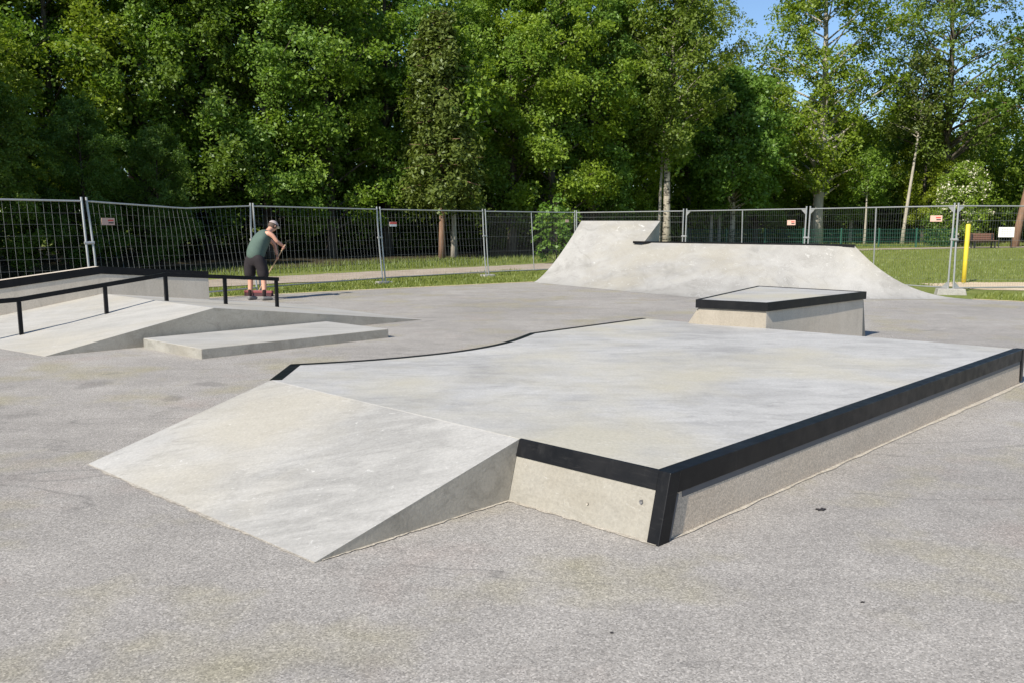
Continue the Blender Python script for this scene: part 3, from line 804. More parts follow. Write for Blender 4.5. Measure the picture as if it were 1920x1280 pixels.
# notice board
nb = Vector((29.6, 49.6, gz(0, 49.6)))
no = thing('notice_board', nb, 'white rectangular notice board on two posts, before the reddish leaning trunk', 'notice board')
mb = MB(); mb.box(nb.x - .47, nb.x + .47, nb.y - .02, nb.y + .02, nb.z + .62, nb.z + 1.22); mb.build('board', M['signwhite'], no, nb, bevel=.01)
for s in (-.38, .38):
    mb = MB(); mb.tube([(nb.x + s, nb.y + .05, nb.z - .05), (nb.x + s, nb.y + .05, nb.z + 1.2)], .03, 8); mb.build('post', M['darkmetal'], no, nb)
mb = MB()
for k, (x0, x1) in enumerate(((-.33, .30), (-.36, .34), (-.36, .28), (-.36, .36))):
    z = nb.z + 1.10 - .115 * k; mb.box(nb.x + x0, nb.x + x1, nb.y - .0235, nb.y - .0205, z - .018, z + .018)
mb.build('lettering', M['signgrey'], no, nb)
# bench
be = Vector((27.9, 49.0, gz(0, 49)))
bo = thing('park_bench', be, 'reddish brown slatted park bench beyond the field, left of the white notice board', 'bench')
def slats(name, zs_, ys_, h, t):
    mb = MB()
    for z, y in zip(zs_, ys_): mb.box(be.x - .75, be.x + .75, be.y + y - t / 2, be.y + y + t / 2, be.z + z - h / 2, be.z + z + h / 2)
    return mb.build(name, M['benchwood'], bo, be)
slats('backrest', (.55, .68, .81), (.22, .25, .28), .11, .03)
slats('seat', (.44, .44, .44), (-.20, -.05, .10), .035, .13)
for s in (-.6, .6):
    mb = MB(); mb.box(be.x + s - .03, be.x + s + .03, be.y - .24, be.y - .18, be.z - .02, be.z + .42); mb.box(be.x + s - .03, be.x + s + .03, be.y + .12, be.y + .2, be.z - .02, be.z + .84)
    mb.build('leg', M['darkmetal'], bo, be)
# green mesh fence
g0 = Vector((10.5, 49.5, 0)); g1 = Vector((27.0, 50.6, 0))
go = thing('green_fence', g0.lerp(g1, .5) + Vector((0, 0, gz(0, 50))), 'low dark green mesh fence running along the foot of the trees beyond the quarter pipe', 'fence')
gc = g0.lerp(g1, .5) + Vector((0, 0, gz(0, 50)))
dg = (g1 - g0).normalized(); Lg = (g1 - g0).length
mb = MB()
for k in range(int(Lg / .11)):
    p = g0 + dg * (.11 * k); z = gz(0, p.y)
    mb.tube([(p.x, p.y, z + .08), (p.x, p.y, z + 1.08)], .009, 3, caps=False)
for z in (.1, .35, .6, .85, 1.08):
    mb.tube([(g0.x, g0.y, gz(0, g0.y) + z), (g1.x, g1.y, gz(0, g1.y) + z)], .013, 4)
mb.build('mesh_panel', M['greenmetal'], go, gc, fixn=False)
for k in range(8):
    p = g0 + dg * (Lg * k / 7); z = gz(0, p.y)
    mb = MB(); mb.tube([(p.x, p.y, z - .1), (p.x, p.y, z + 1.16)], .045, 6); mb.build('post', M['greenmetal'], go, gc)

# ------------------------------------------------------------------ person sweeping
def skin_mesh(name, verts, edges, radii, mat, parent, origin, sub=2, root=0):
    me = bpy.data.meshes.new(name); o3 = Vector(origin)
    me.from_pydata([tuple(Vector(v) - o3) for v in verts], edges, [])
    ob = bpy.data.objects.new(name, me); C.objects.link(ob); ob.parent = parent
    sk = ob.modifiers.new('skin', 'SKIN')
    me.skin_vertices.new() if not me.skin_vertices else None
    for i, r in enumerate(radii):
        d = me.skin_vertices[0].data[i]
        d.radius = (r, r) if not isinstance(r, tuple) else r
        d.use_root = (i == root)
    sk.use_smooth_shade = True
    s = ob.modifiers.new('sub', 'SUBSURF'); s.levels = sub; s.render_levels = sub
    dg_ = bpy.context.evaluated_depsgraph_get()
    me2 = bpy.data.meshes.new_from_object(ob.evaluated_get(dg_))
    ob.modifiers.clear(); ob.data = me2; me2.name = name
    me2.materials.clear(); me2.materials.append(mat)
    me2.polygons.foreach_set('use_smooth', np.ones(len(me2.polygons), dtype=bool))
    return ob
PO = Vector((-5.40, 17.40, 0.0))
per = thing('person', PO, 'person in grey green tank top, dark shorts and pale cap, bending over a broom', 'person')
Y0 = 17.40
hipL = (-5.53, Y0 + .02, .86); hipR = (-5.29, Y0 - .06, .86); pel = (-5.42, Y0 - .01, .93)
kneL = (-5.55, Y0 + .05, .47); kneR = (-5.25, Y0 - .02, .47)
ankL = (-5.56, Y0 + .00, .09); ankR = (-5.23, Y0 - .10, .09)
wai = (-5.38, Y0 + .05, 1.10); che = (-5.31, Y0 + .19, 1.30); nek = (-5.225, Y0 + .32, 1.43); nek2 = (-5.195, Y0 + .38, 1.475)
hd = (-5.155, Y0 + .44, 1.54); hd2 = (-5.13, Y0 + .48, 1.595); jaw = (-5.115, Y0 + .51, 1.485)
shR = (-5.14, Y0 + .10, 1.41); elR = (-4.98, Y0 + .12, 1.235); wrR = (-4.885, Y0 + .25, 1.135)
shL = (-5.38, Y0 + .36, 1.40); elL = (-5.15, Y0 + .52, 1.17); wrL = (-5.09, Y0 + .47, .93)
V = [pel, wai, che, nek, nek2, hd, hd2, jaw, hipL, kneL, ankL, hipR, kneR, ankR, shR, elR, wrR, shL, elL, wrL,
     (-5.555, Y0 + .045, .32), (-5.24, Y0 - .04, .32), (-5.045, Y0 + .11, 1.335), (-4.93, Y0 + .19, 1.18)]
E2 = [(0, 1), (1, 2), (2, 3), (3, 4), (4, 5), (5, 6), (5, 7), (0, 8), (8, 9), (9, 20), (20, 10), (0, 11), (11, 12), (12, 21), (21, 13), (2, 14), (14, 22), (22, 15), (15, 23), (23, 16), (2, 17), (17, 18), (18, 19)]
Rd = [.098, .100, .13, .075, .058, .085, .082, .05, .078, .058, .038, .078, .058, .038, .062, .042, .029, .062, .045, .030, .058, .058, .050, .042]
body = skin_mesh('body', V, E2, Rd, M['skin'], per, PO, 2, 0)
# hands: palm with five fingers each, closed on the broom handle
hd_dir = Vector((-5.70, 18.40, .10)) - Vector((-4.86, 17.62, 1.12)); hdl = hd_dir.normalized()
htop = Vector((-4.86, 17.62, 1.12)) - hdl * .06
def hand(name, wrist, grip):
    wv = Vector(wrist); g = Vector(grip); ax = hdl; to = (g - wv); to = to - ax * to.dot(ax); to.normalize(); sd_ = ax.cross(to).normalized()
    Vh = [wv, wv.lerp(g, .55) , g - to * .028]; Eh = [(0, 1), (1, 2)]; Rh = [.028, .034, .030]
    for k in range(4):
        off = ax * (.030 - .020 * k); ln = (.9, 1.0, .95, .78)[k]
        i = len(Vh)
        Vh += [g - to * .022 + off + sd_ * .018, g + off * 1.05 + sd_ * .028 + to * .012 * ln, g + to * .026 * ln + off * 1.05 + sd_ * .004, g + to * .020 * ln + off - sd_ * .018]
        Eh += [(2, i), (i, i + 1), (i + 1, i + 2), (i + 2, i + 3)]; Rh += [.0105, .0095, .009, .008]
    i = len(Vh)
    Vh += [wv.lerp(g, .62) - sd_ * .026 + ax * .018, g - sd_ * .028 + ax * .012 - to * .004, g - sd_ * .022 + ax * .0 + to * .022]
    Eh += [(1, i), (i, i + 1), (i + 1, i + 2)]; Rh += [.013, .011, .009]
    return skin_mesh(name, Vh, Eh, Rh, M['skin'], per, PO, 1, 0)
gripR = Vector((-4.86, 17.62, 1.12)) + hdl * .02; gripL = Vector((-4.86, 17.62, 1.12)) + hdl * .36
body.name = 'body'
wr1 = hand('hand', wrR, gripR)
wr2 = hand('hand', wrL, gripL + Vector((0, -.0, 0)))
# face, ears and hair are small at this distance but present
def blob(name, c, r, mat, sub=2, sc=(1, 1, 1), rot=None):
    bm = bmesh.new(); bmesh.ops.create_icosphere(bm, subdivisions=sub, radius=r)
    me = bpy.data.meshes.new(name)
    for v_ in bm.verts:
        q = Vector((v_.co.x * sc[0], v_.co.y * sc[1], v_.co.z * sc[2]))
        if rot is not None: q = rot @ q
        v_.co = q + Vector(c) - PO
    bm.to_mesh(me); bm.free(); me.materials.append(mat)
    me.polygons.foreach_set('use_smooth', np.ones(len(me.polygons), dtype=bool))
    ob = bpy.data.objects.new(name, me); C.objects.link(ob); ob.parent = per; return ob
fdir = Vector((.45, .72, -.53)).normalized(); hup = (Vector(hd2) - Vector(nek2)); hup = (hup - fdir * hup.dot(fdir)).normalized(); hs_ = fdir.cross(hup)
hc = Vector(hd) * .5 + Vector(hd2) * .5
from mathutils import Matrix
Rm = Matrix((hs_, fdir, hup)).transposed()
blob('nose', hc + fdir * .098 - hup * .02, .016, M['skin'], 1, (1, 1.3, 1.5), Rm)
for s in (-1, 1):
    blob('ear', hc + hs_ * .083 * s - hup * .02 - fdir * .01, .028, M['skin'], 1, (.4, .8, 1.2), Rm)
    blob('eye', hc + fdir * .078 + hs_ * .032 * s + hup * .005, .011, M['hair'], 1, (1, .6, .7), Rm)
blob('mouth', hc + fdir * .085 - hup * .062, .02, simple('lips', (.36, .13, .11), .5), 1, (1.1, .4, .35), Rm)
blob('hair', hc - fdir * .018 - hup * .012, .096, M['hair'], 3, (.93, .98, .92), Rm)
# cap: dome + brim
bm = bmesh.new(); bmesh.ops.create_uvsphere(bm, u_segments=24, v_segments=14, radius=.108)
bmesh.ops.delete(bm, geom=[v_ for v_ in bm.verts if v_.co.z < -.002], context='VERTS')
me = bpy.data.meshes.new('cap')
for v_ in bm.verts: v_.co = Rm @ Vector((v_.co.x * .92, v_.co.y * 1.05, v_.co.z * .85)) + hc + hup * .018 - PO
bm.to_mesh(me); bm.free(); me.materials.append(M['cap'])
capo = bpy.data.objects.new('cap', me); C.objects.link(capo); capo.parent = per
mb = MB(); tp = []; bt = []
for k in range(13):
    t = math.pi * k / 12; x = .085 * math.cos(t); y = .07 + .085 * math.sin(t)
    tp.append(hc + Rm @ Vector((x, y, .030 - .012 * math.sin(t))) ); bt.append(tp[-1] - hup * .006)
mb.loft(bt, tp); mb.build('brim', M['signwhite'], capo, PO)
# clothes
tank = skin_mesh('tank_top', [(-5.42, Y0 - .02, .80), (-5.41, Y0 + .0, .98), wai, che, (-5.222, Y0 + .33, 1.445), (-5.145, Y0 + .09, 1.40), (-5.385, Y0 + .365, 1.395)], [(0, 1), (1, 2), (2, 3), (3, 4), (3, 5), (3, 6)],
                 [.172, .205, .198, .200, .100, .092, .090], M['tank'], per, PO, 2, 3)
shorts = skin_mesh('shorts', [(-5.41, Y0 - .0, 1.02), pel, (-5.535, Y0 + .02, .82), (-5.555, Y0 + .04, .62), (-5.555, Y0 + .05, .44), (-5.285, Y0 - .06, .82), (-5.255, Y0 - .03, .62), (-5.25, Y0 - .02, .43)],
                   [(0, 1), (1, 2), (2, 3), (3, 4), (1, 5), (5, 6), (6, 7)], [.158, .182, .142, .132, .126, .142, .136, .128], M['shorts'], per, PO, 2, 1)
for ank in (ankL, ankR):
    a = Vector(ank)
    skin_mesh('sock', [a + Vector((0, 0, -.02)), a + Vector((0, .005, .08)), a + Vector((.0, .01, .15))], [(0, 1), (1, 2)], [.042, .044, .049], M['sock'], per, PO, 1, 0)
    f = Vector((.55, .83, 0)) if ank is ankL else Vector((.80, .60, 0))
    skin_mesh('shoe', [a - f * .06 + Vector((0, 0, -.045)), a + f * .03 + Vector((0, 0, -.04)), a + f * .12 + Vector((0, 0, -.052)), a + f * .19 + Vector((0, 0, -.058))], [(0, 1), (1, 2), (2, 3)],
              [(.046, .046), (.050, .050), (.046, .040), (.036, .032)], M['shoe'], per, PO, 2, 1)
# broom
bh = Vector((-5.68, 18.40, 0))
br = thing('push_broom', bh, 'wide red push broom with a pale wooden handle held by the person', 'broom')
mb = MB(); mb.extrude([(-.045, .075), (.045, .075), (.04, .13), (-.04, .13)], bh + Vector((-.34, .10, 0)), bh + Vector((.34, -.10, 0)), Vector((-.28, -.96, 0)))
mb.build('head', M['broomred'], br, bh, bevel=.008)
mb = MB(); mb.extrude([(-.055, .002), (.055, .002), (.038, .0745), (-.038, .0745)], bh + Vector((-.33, .097, 0)), bh + Vector((.33, -.097, 0)), Vector((-.28, -.96, 0)))
mb.build('bristles', M['bristle'], br, bh)
mb = MB(); mb.tube([htop, htop + hdl * .8, bh + Vector((0, 0, .12))], .0135, 8); mb.build('handle', M['wood'], br, bh)

# ------------------------------------------------------------------ trees
def limb_tube(mb, p0, p1, r0, r1, rnd, n=6, wob=.06, sag=0.0, seg=5):
    p0 = Vector(p0); p1 = Vector(p1); L = (p1 - p0).length; pts = []; rad = []
    ph = rnd.uniform(0, 6)
    for k in range(seg + 1):
        t = k / seg; p = p0.lerp(p1, t)
        p += Vector((math.sin(ph + 4 * t), math.cos(ph * 1.3 + 5 * t), 0)) * (wob * L * t * (1 - t * .6)) * .5
        p.z += sag * L * (t - t * t) * 1.2
        pts.append(p); rad.append(r0 + (r1 - r0) * t)
    mb.tube(pts, rad, n); return pts
def leaves_from(centres, normals, cnt, size, spread, flat, rng, elong=1.0, droop=0.0):
    """diamond leaves around each spray centre"""
    N = len(centres); c = np.repeat(np.array(centres), cnt, axis=0); nr = np.repeat(np.array(normals), cnt, axis=0)
    sp = np.repeat(np.array(spread), cnt)
    M_ = len(c)
    t1 = np.cross(nr, np.tile([0.13, 0.31, .94], (M_, 1))); t1 /= np.linalg.norm(t1, axis=1)[:, None] + 1e-9
    t2 = np.cross(nr, t1)
    a = rng.uniform(0, 2 * np.pi, M_); r = np.sqrt(rng.uniform(0, 1, M_)) * sp
    off = t1 * (r * np.cos(a))[:, None] + t2 * (r * np.sin(a))[:, None] + nr * (rng.normal(0, flat, M_) * sp)[:, None]
    p = c + off; p[:, 2] -= droop * (r ** 2) / (sp + 1e-6)
    nn = nr + rng.normal(0, .8, (M_, 3)); nn /= np.linalg.norm(nn, axis=1)[:, None]
    d = rng.normal(0, 1, (M_, 3)); d -= nn * (d * nn).sum(1)[:, None]; d /= np.linalg.norm(d, axis=1)[:, None]
    if elong > 1.5: d = d * .35 + np.array([0, 0, -1]) * .8; d /= np.linalg.norm(d, axis=1)[:, None]; nn = np.cross(d, rng.normal(0, 1, (M_, 3))); nn /= np.linalg.norm(nn, axis=1)[:, None]
    e = np.cross(nn, d)
    s = size * (.45 + 1.05 * rng.uniform(0, 1, M_)[:, None] ** 1.3)
    l = d * s * .55 * elong; w_ = e * s * .34
    fold = nn * s * .10
    q = np.stack([p - l, p + w_ + fold, p + l, p - w_ + fold], 1).reshape(-1, 3)
    return q
def make_tree(seed, H_, hb, Rr, nb, style, leafm, barkm, leaf=.17, cnt=46, tr=.2, spr=(.45, .95), lean=(0, 0), nspray=5, blossom=False, fork=False):
    rnd = random.Random(seed); rng = np.random.default_rng(seed)
    mb = MB()
    top = Vector((lean[0], lean[1], H_ * .93))
    tp = []; rad = []
    for k in range(9):
        t = k / 8; wv = .012 * H_ * (t if t < .9 else .9)
        p = Vector((lean[0] * t + wv * math.sin(seed + 5 * t), lean[1] * t + wv * math.cos(seed * 1.7 + 4 * t), H_ * .93 * t))
        tp.append(p); rad.append(max(.02, tr * (1.25 if k == 0 else 1) * (1 - .86 * t)))
    tp[0].z = -.15; mb.tube(tp, rad, 9)
    def trunk_at(z):
        t = max(0, min(.999, z / (H_ * .93))) * 8; i = int(t); return tp[i].lerp(tp[i + 1], t - i)
    cen = []; nor = []; spd = []
    for b in range(nb):
        t = (b + rnd.random()) / nb
        z = hb + (H_ * .95 - hb) * t
        az = b * 2.39996 + rnd.uniform(-.5, .5)
        if style == 'cone': rr = Rr * (1 - t) ** .42 * rnd.uniform(.45, 1.15) + .2; up = rnd.uniform(-.45, .0); 
        elif style == 'spread': rr = Rr * (math.sin(math.pi * min(1, .18 + .78 * t)) ** .6) * rnd.uniform(.5, 1.12); up = rnd.uniform(.15, .55)
        else: rr = Rr * (math.sin(math.pi * (.16 + .80 * t)) ** .75) * rnd.uniform(.55, 1.1); up = rnd.uniform(.05, .6)
        st = trunk_at(max(hb * .7, z - rr * .35)) if style != 'cone' else trunk_at(z)
        dr = Vector((math.cos(az), math.sin(az), 0))
        e = trunk_at(z) + dr * rr + Vector((0, 0, rr * up * .6 if style != 'cone' else rr * up))
        pts = limb_tube(mb, st, e, max(.012, tr * .34 * (1 - t * .75)), .007, rnd, 5 if style != 'spread' else 6, .12 if style != 'spread' else .2, .10 if style != 'cone' else -.05)
        for s in range(nspray):
            f = (.46 + .60 * (s + rnd.random()) / nspray) if style != 'cone' else (.25 + .8 * (s + rnd.random()) / nspray)
            i = min(len(pts) - 2, int(f * (len(pts) - 1))); p = pts[i].lerp(pts[i + 1], min(1.15, f * (len(pts) - 1) - i))
            side = Vector((-dr.y, dr.x, 0)) * rnd.uniform(-.8, .8) * (rr * .34) * min(1.0, f)
            p = p + side + Vector((0, 0, rnd.uniform(-.28, .22)))
            if style == 'cone': p.z -= .12 + .2 * rnd.random()
            cen.append(p); tilt = rnd.uniform(.35, 1.5)
            nrm = Vector((dr.x * tilt + rnd.uniform(-.3, .3), dr.y * tilt + rnd.uniform(-.3, .3), 1)).normalized()
            nor.append(nrm); spd.append(rnd.uniform(*spr) * (1 if style != 'cone' else (.6 + .5 * (1 - t))))
    cen = np.array([tuple(p) for p in cen]); nor = np.array([tuple(p) for p in nor]); spd = np.array(spd)
    if style == 'cone': q = leaves_from(cen, nor, cnt, leaf, spd, .38, rng, 1.35, .7)
    else: q = leaves_from(cen, nor, cnt, leaf, spd, .20, rng, 1.0, .28)
    mats = [M[leafm]]; mi = None
    if blossom:
        mats.append(M['blossom']); nl = len(q) // 4; k = rng.uniform(0, 1, nl); z = q[::4, 2]
        grp = np.repeat(rng.uniform(0, 1, len(cen)), cnt)
        mi = ((k < .5) & (grp < .32)).astype(np.int32)
    return q, mb, mats, M[barkm], mi
PROTO = {}
def tree(kind, x, y, label, group, rot, sc=1.0, szz=1.0, name='broadleaf_tree', cat='tree'):
    spec = KINDS[kind]
    z = gz(x, y) - .05
    if kind not in PROTO:
        q, mb, mats, bk, mi = make_tree(*spec[0], **spec[1])
        ro = thing(name, (0, 0, 0), label, cat, group)
        tr = mb.build('trunk', bk, ro, fixn=False, smooth=True)
        me = quads_mesh('crown', q, mats, mi)
        co = bpy.data.objects.new('crown', me); C.objects.link(co); co.parent = ro
        PROTO[kind] = ro; o = ro
    else:
        o = copy_tree(PROTO[kind]); o.name = name
        for k in ('group',):
            if k in o.keys(): del o[k]
        tag(o, label, cat, group)
    o.location = (x, y, z); o.rotation_euler = (0, 0, rot); o.scale = (sc, sc, sc * szz)
    return o
KINDS = {
    'dense_a': ((11, 15.5, 1.6, 4.3, 56, 'oval', 'leaf_mid', 'bark'), dict(leaf=.138, cnt=118, tr=.22, nspray=10, spr=(.35, .8))),
    'dense_b': ((12, 14.5, 1.2, 3.9, 58, 'oval', 'leaf_deep', 'bark_dark'), dict(leaf=.138, cnt=112, tr=.20, nspray=9, spr=(.35, .8))),
    'dense_c': ((13, 16.5, 2.0, 4.6, 58, 'oval', 'leaf_fresh', 'bark'), dict(leaf=.138, cnt=118, tr=.24, nspray=10, spr=(.35, .85))),
    'lime_a': ((21, 15.0, 2.2, 4.0, 50, 'oval', 'leaf_lime', 'bark'), dict(leaf=.14, cnt=110, tr=.22, nspray=9, spr=(.35, .8))),
    'spruce': ((31, 11.2, 2.9, 1.75, 96, 'cone', 'leaf_olive', 'bark_red'), dict(leaf=.13, cnt=86, tr=.15, spr=(.3, .62), nspray=4)),
    'oak': ((41, 19.5, 3.6, 5.0, 74, 'spread', 'leaf_lime', 'bark_pale'), dict(leaf=.165, cnt=104, tr=.36, spr=(.45, .95), nspray=6)),
    'oak_open': ((47, 19.0, 6.2, 6.2, 54, 'spread', 'leaf_brown', 'bark'), dict(leaf=.165, cnt=92, tr=.38, spr=(.45, 1.0), nspray=6)),
    'birch': ((51, 16.0, 5.6, 3.2, 66, 'oval', 'leaf_brown', 'bark_birch'), dict(leaf=.155, cnt=88, tr=.215, nspray=6, spr=(.4, .8))),
    'maple': ((61, 10.2, 2.3, 3.3, 70, 'oval', 'leaf_fresh', 'bark_birch'), dict(leaf=.165, cnt=96, tr=.17, nspray=6, spr=(.4, .8))),
    'slim': ((71, 9.0, 4.6, 1.7, 34, 'oval', 'leaf_mid', 'bark_pale'), dict(leaf=.18, cnt=40, tr=.115, spr=(.4, .8), nspray=4)),
    'pine': ((81, 13.0, 7.4, 2.5, 40, 'oval', 'leaf_olive', 'bark_pale'), dict(leaf=.2, cnt=34, tr=.13, spr=(.4, .8), nspray=4, lean=(.9, 0))),
    'redpine': ((82, 15.0, 8.4, 3.2, 46, 'oval', 'leaf_deep', 'bark_red'), dict(leaf=.2, cnt=40, tr=.22, spr=(.4, .8), nspray=4, lean=(1.7, 0))),
    'hawthorn': ((91, 6.2, .9, 2.3, 60, 'oval', 'leaf_mid', 'bark_dark'), dict(leaf=.13, cnt=48, tr=.09, spr=(.3, .65), nspray=4, blossom=True)),
    'sapling': ((95, 2.7, .25, 1.1, 17, 'oval', 'leaf_fresh', 'bark_dark'), dict(leaf=.14, cnt=26, tr=.03, spr=(.16, .36), nspray=3)),
    'bush': ((97, 3.6, .2, 2.2, 46, 'oval', 'leaf_deep', 'bark_dark'), dict(leaf=.16, cnt=44, tr=.05, spr=(.35, .7), nspray=4)),
}
GL = 'broadleaf trees of the dark wood at left'; GC = 'broadleaf trees along the middle of the wood edge'; GR = 'trees at the far edge of the field'
# left wood, nearest row
tree('dense_b', -15.3, 24.4, 'low dark tree in deep shade at the far left edge of the photo', GL, .3, .44)
tree('dense_b', -13.7, 26.6, 'low dark tree in shade above the pale orange sign of the dented fence', GL, 2.2, .40)
tree('dense_b', -12.3, 29.0, 'low dark tree in shade behind the right half of the dented fence', GL, 4.0, .36)
tree('dense_a', -20.8, 33.0, 'dark leafy tree at the upper left corner of the photo', GL, 5.0, 1.0)
tree('lime_a', -18.0, 33.2, 'yellow green sunlit tree at the upper left, above the leftmost fence joint', GL, 1.9, 1.0, 1.02)
tree('dense_a', -15.4, 35.2, 'mid green tree between the yellow green tree and the one above the dented fence', GL, .9, 1.0)
tree('dense_b', -12.9, 35.4, 'deep green tree high above the right half of the dented fence', GL, 3.1, 1.0)
tree('dense_c', -10.6, 36.2, 'bright fresh green tree directly above the person', GL, 3.6, .98)
tree('dense_a', -8.2, 37.6, 'leafy green tree with layered boughs, two trees left of the olive conifer', GL, 4.4, 1.0)
tree('dense_c', -6.1, 40.5, 'sunlit green tree touching the left side of the olive conifer', GL, 5.2, 1.0)
tree('spruce', -3.05, 36.0, 'olive brown drooping conifer with a bare reddish trunk, middle of the wood', None, .4, 1.0, name='conifer_tree')
# second bare trunk beside it
tree('slim', -2.62, 37.2, 'thin pale bare trunk standing right beside the olive conifer', None, 1.0, 1.15, name='slender_tree')
tree('dense_c', .0, 42.5, 'bright green tree touching the right side of the olive conifer', GC, .2, .95)
tree('dense_a', 2.0, 42.0, 'mid green tree straight above the sapling behind the fence', GC, 2.8, 1.0)
tree('dense_c', 4.3, 45.0, 'fresh green tree with horizontal layered boughs above the quarter pipe extension', GC, 1.2, .95)
tree('dense_a', 5.9, 48.6, 'green tree just left of the pale spotted birch trunk', GC, 5.6, .96)
tree('birch', 8.3, 44.4, 'birch with pale spotted double trunk and olive crown, behind the quarter pipe', None, 2.0, 1.0, name='birch_tree')
tree('slim', 7.95, 44.8, 'slender pale stem close against the left side of the spotted birch', None, 3.0, 1.0, name='slender_tree')
tree('maple', 13.4, 50.5, 'round fresh green maple on a pale mottled trunk above the quarter pipe coping', None, 1.1, 1.08, name='maple_tree')
tree('slim', 12.3, 51.2, 'leftmost of two thin grey stems just left of the round maple trunk', None, 2.6, 1.0, name='slender_tree')
tree('slim', 12.95, 51.8, 'thin pale stem between the other thin stem and the round maple trunk', None, 4.6, .95, name='slender_tree')
tree('oak_open', 12.0, 57.0, 'tall open tree behind the round maple, blue sky through its top', GR, .7, .88, name='oak_tree')
tree('oak', 20.4, 55.5, 'tall yellow green oak in tiers on the thickest pale trunk, top cut off', GR, 2.4, 1.05, name='oak_tree')
tree('slim', 23.0, 54.0, 'short leaning forked stem right of the thickest pale oak trunk', None, .3, .72, name='slender_tree')
tree('pine', 26.4, 56.0, 'thin leaning pale trunk with a small high crown, between the two oaks', None, 0.0, 1.0, name='slender_tree')
tree('oak_open', 29.6, 57.5, 'wide spreading oak with dark forked limbs against the sky, upper right', GR, 3.9, 1.0, name='oak_tree')
tree('lime_a', 29.0, 58.5, 'bright yellow green lower tree under the spreading right hand oak', GR, .9, .62, name='broadleaf_tree')
tree('hawthorn', 28.2, 49.2 + 3.0, 'bush like hawthorn covered in white blossom, behind the bench', None, .8, .88, name='hawthorn_tree', cat='tree')
tree('redpine', 31.1, 51.2, 'leaning reddish trunk at the right edge of the photo', None, .0, 1.0, name='pine_tree')
tree('dense_b', 36.5, 54.5, 'dark green tree filling the right edge behind the reddish trunk', GR, 2.2, .85)
tree('dense_c', 16.9, 57.5, 'dark leafy tree between the round maple and the tall tiered oak', GR, 3.3, .72)
tree('maple', 23.9, 58.5, 'low fresh green tree between the tiered oak and the leaning thin trunk', GR, 4.0, .85, name='maple_tree')
tree('sapling', 1.75, 32.6, 'bright green sapling behind the fine mesh fence left of the quarter pipe', None, .5, 1.0, name='sapling', cat='shrub')
tree('bush', 27.2, 52.6, 'low dark green bush between the bench and the white blossom', None, .5, .62, name='bush', cat='shrub')
tree('bush', 36.0, 52.0, 'dark green bush at the right edge behind the white notice', None, 2.5, .8, name='bush', cat='shrub')

# the wood behind, one mass
rng = np.random.default_rng(77); rnd = random.Random(77)
Q = []; MI = []; tb = MB()
edge = [(-60, -16), (-42, -6), (-31, 4), (-24, 12.5), (-19.8, 19.5), (-22, 28), (-20, 37), (-14, 41), (-8.5, 44.5), (-2, 47), (4, 50.5), (9, 53.5), (15, 61), (23, 65), (33, 66), (46, 64), (64, 64)]
ed = [Vector(p) for p in edge]
spots = []
for i in range(len(ed) - 1):
    a, b = ed[i], ed[i + 1]; L = (b - a).length; d = (b - a).normalized(); nn = Vector((-d.y, d.x))
    k = 0
    for row, (off, step) in enumerate(((0, 4.2), (5.0, 4.6), (11, 6.0), (18, 7.5), (27, 7.5))):
        t = rnd.uniform(0, step)
        while t < L:
            p = a + d * t + nn * (off + rnd.uniform(-1.2, 1.2)); spots.append((p.x, p.y, row)); t += step * rnd.uniform(.8, 1.2)
for (x, y, row) in spots:
    right = x > 9.5
    hh = rnd.uniform(13.5, 17.5) if not right else rnd.uniform(10.5, 14.0)
    if x > 17: hh *= .80
    if x < -17 and y < 22.5: hh = rnd.uniform(14.5, 17)
    elif x < -17 and y < 31: hh = rnd.uniform(8, 10)
    Rr_ = rnd.uniform(3.0, 4.3); z0 = gz(x, y)
    nspr = 150 if row < 2 else 110
    t = rng.uniform(0, 1, nspr) ** .85; az = rng.uniform(0, 2 * np.pi, nspr); rr = Rr_ * np.sin(np.pi * (.18 + .78 * t)) ** .75 * np.sqrt(rng.uniform(.12, 1, nspr))
    c = np.stack([x + rr * np.cos(az), y + rr * np.sin(az), z0 + .6 + (hh - .6) * t], 1)
    n_ = np.stack([np.cos(az) * 1.0, np.sin(az) * 1.0, np.ones(nspr) * .8], 1) + rng.normal(0, .2, (nspr, 3)); n_ /= np.linalg.norm(n_, axis=1)[:, None]
    q = leaves_from(c, n_, 46, .25, rng.uniform(.6, 1.15, nspr), .22, rng, 1.0, .25)
    Q.append(q); MI.append(np.full(len(q) // 4, rnd.choice((0, 0, 1, 1, 2) if not right else (0, 1, 2, 3)), dtype=np.int32))
    tb.tube([(x, y, z0 - .2), (x + rnd.uniform(-.3, .3), y, z0 + hh * .5), (x, y, z0 + hh * .9)], [rnd.uniform(.14, .26), .13, .03], 6, caps=False)
# low undergrowth along the wood edge
for i in range(len(ed) - 1):
    a, b = ed[i], ed[i + 1]; L = (b - a).length; d = (b - a).normalized(); nn = Vector((-d.y, d.x))
    nspr = int(L * 42)
    t = rng.uniform(0, L, nspr); o = np.where(rng.uniform(0, 1, nspr) < .6, rng.uniform(-1.0, 4.5, nspr), rng.uniform(4.5, 24, nspr)); hz_ = np.where(o < 4.5, rng.uniform(.1, 2.9, nspr), rng.uniform(.1, 4.5, nspr))
    px = a.x + d.x * t + nn.x * o; py = a.y + d.y * t + nn.y * o
    c = np.stack([px, py, hz_ + .011 * np.clip(py - 24, 0, 38)], 1)
    n_ = rng.normal(0, .3, (nspr, 3)) + np.array([0, 0, 1]); n_ /= np.linalg.norm(n_, axis=1)[:, None]
    q = leaves_from(c, n_, 22, .26, rng.uniform(.35, .8, nspr), .25, rng, 1.0, .25)
    Q.append(q); MI.append(np.full(len(q) // 4, 1, dtype=np.int32))
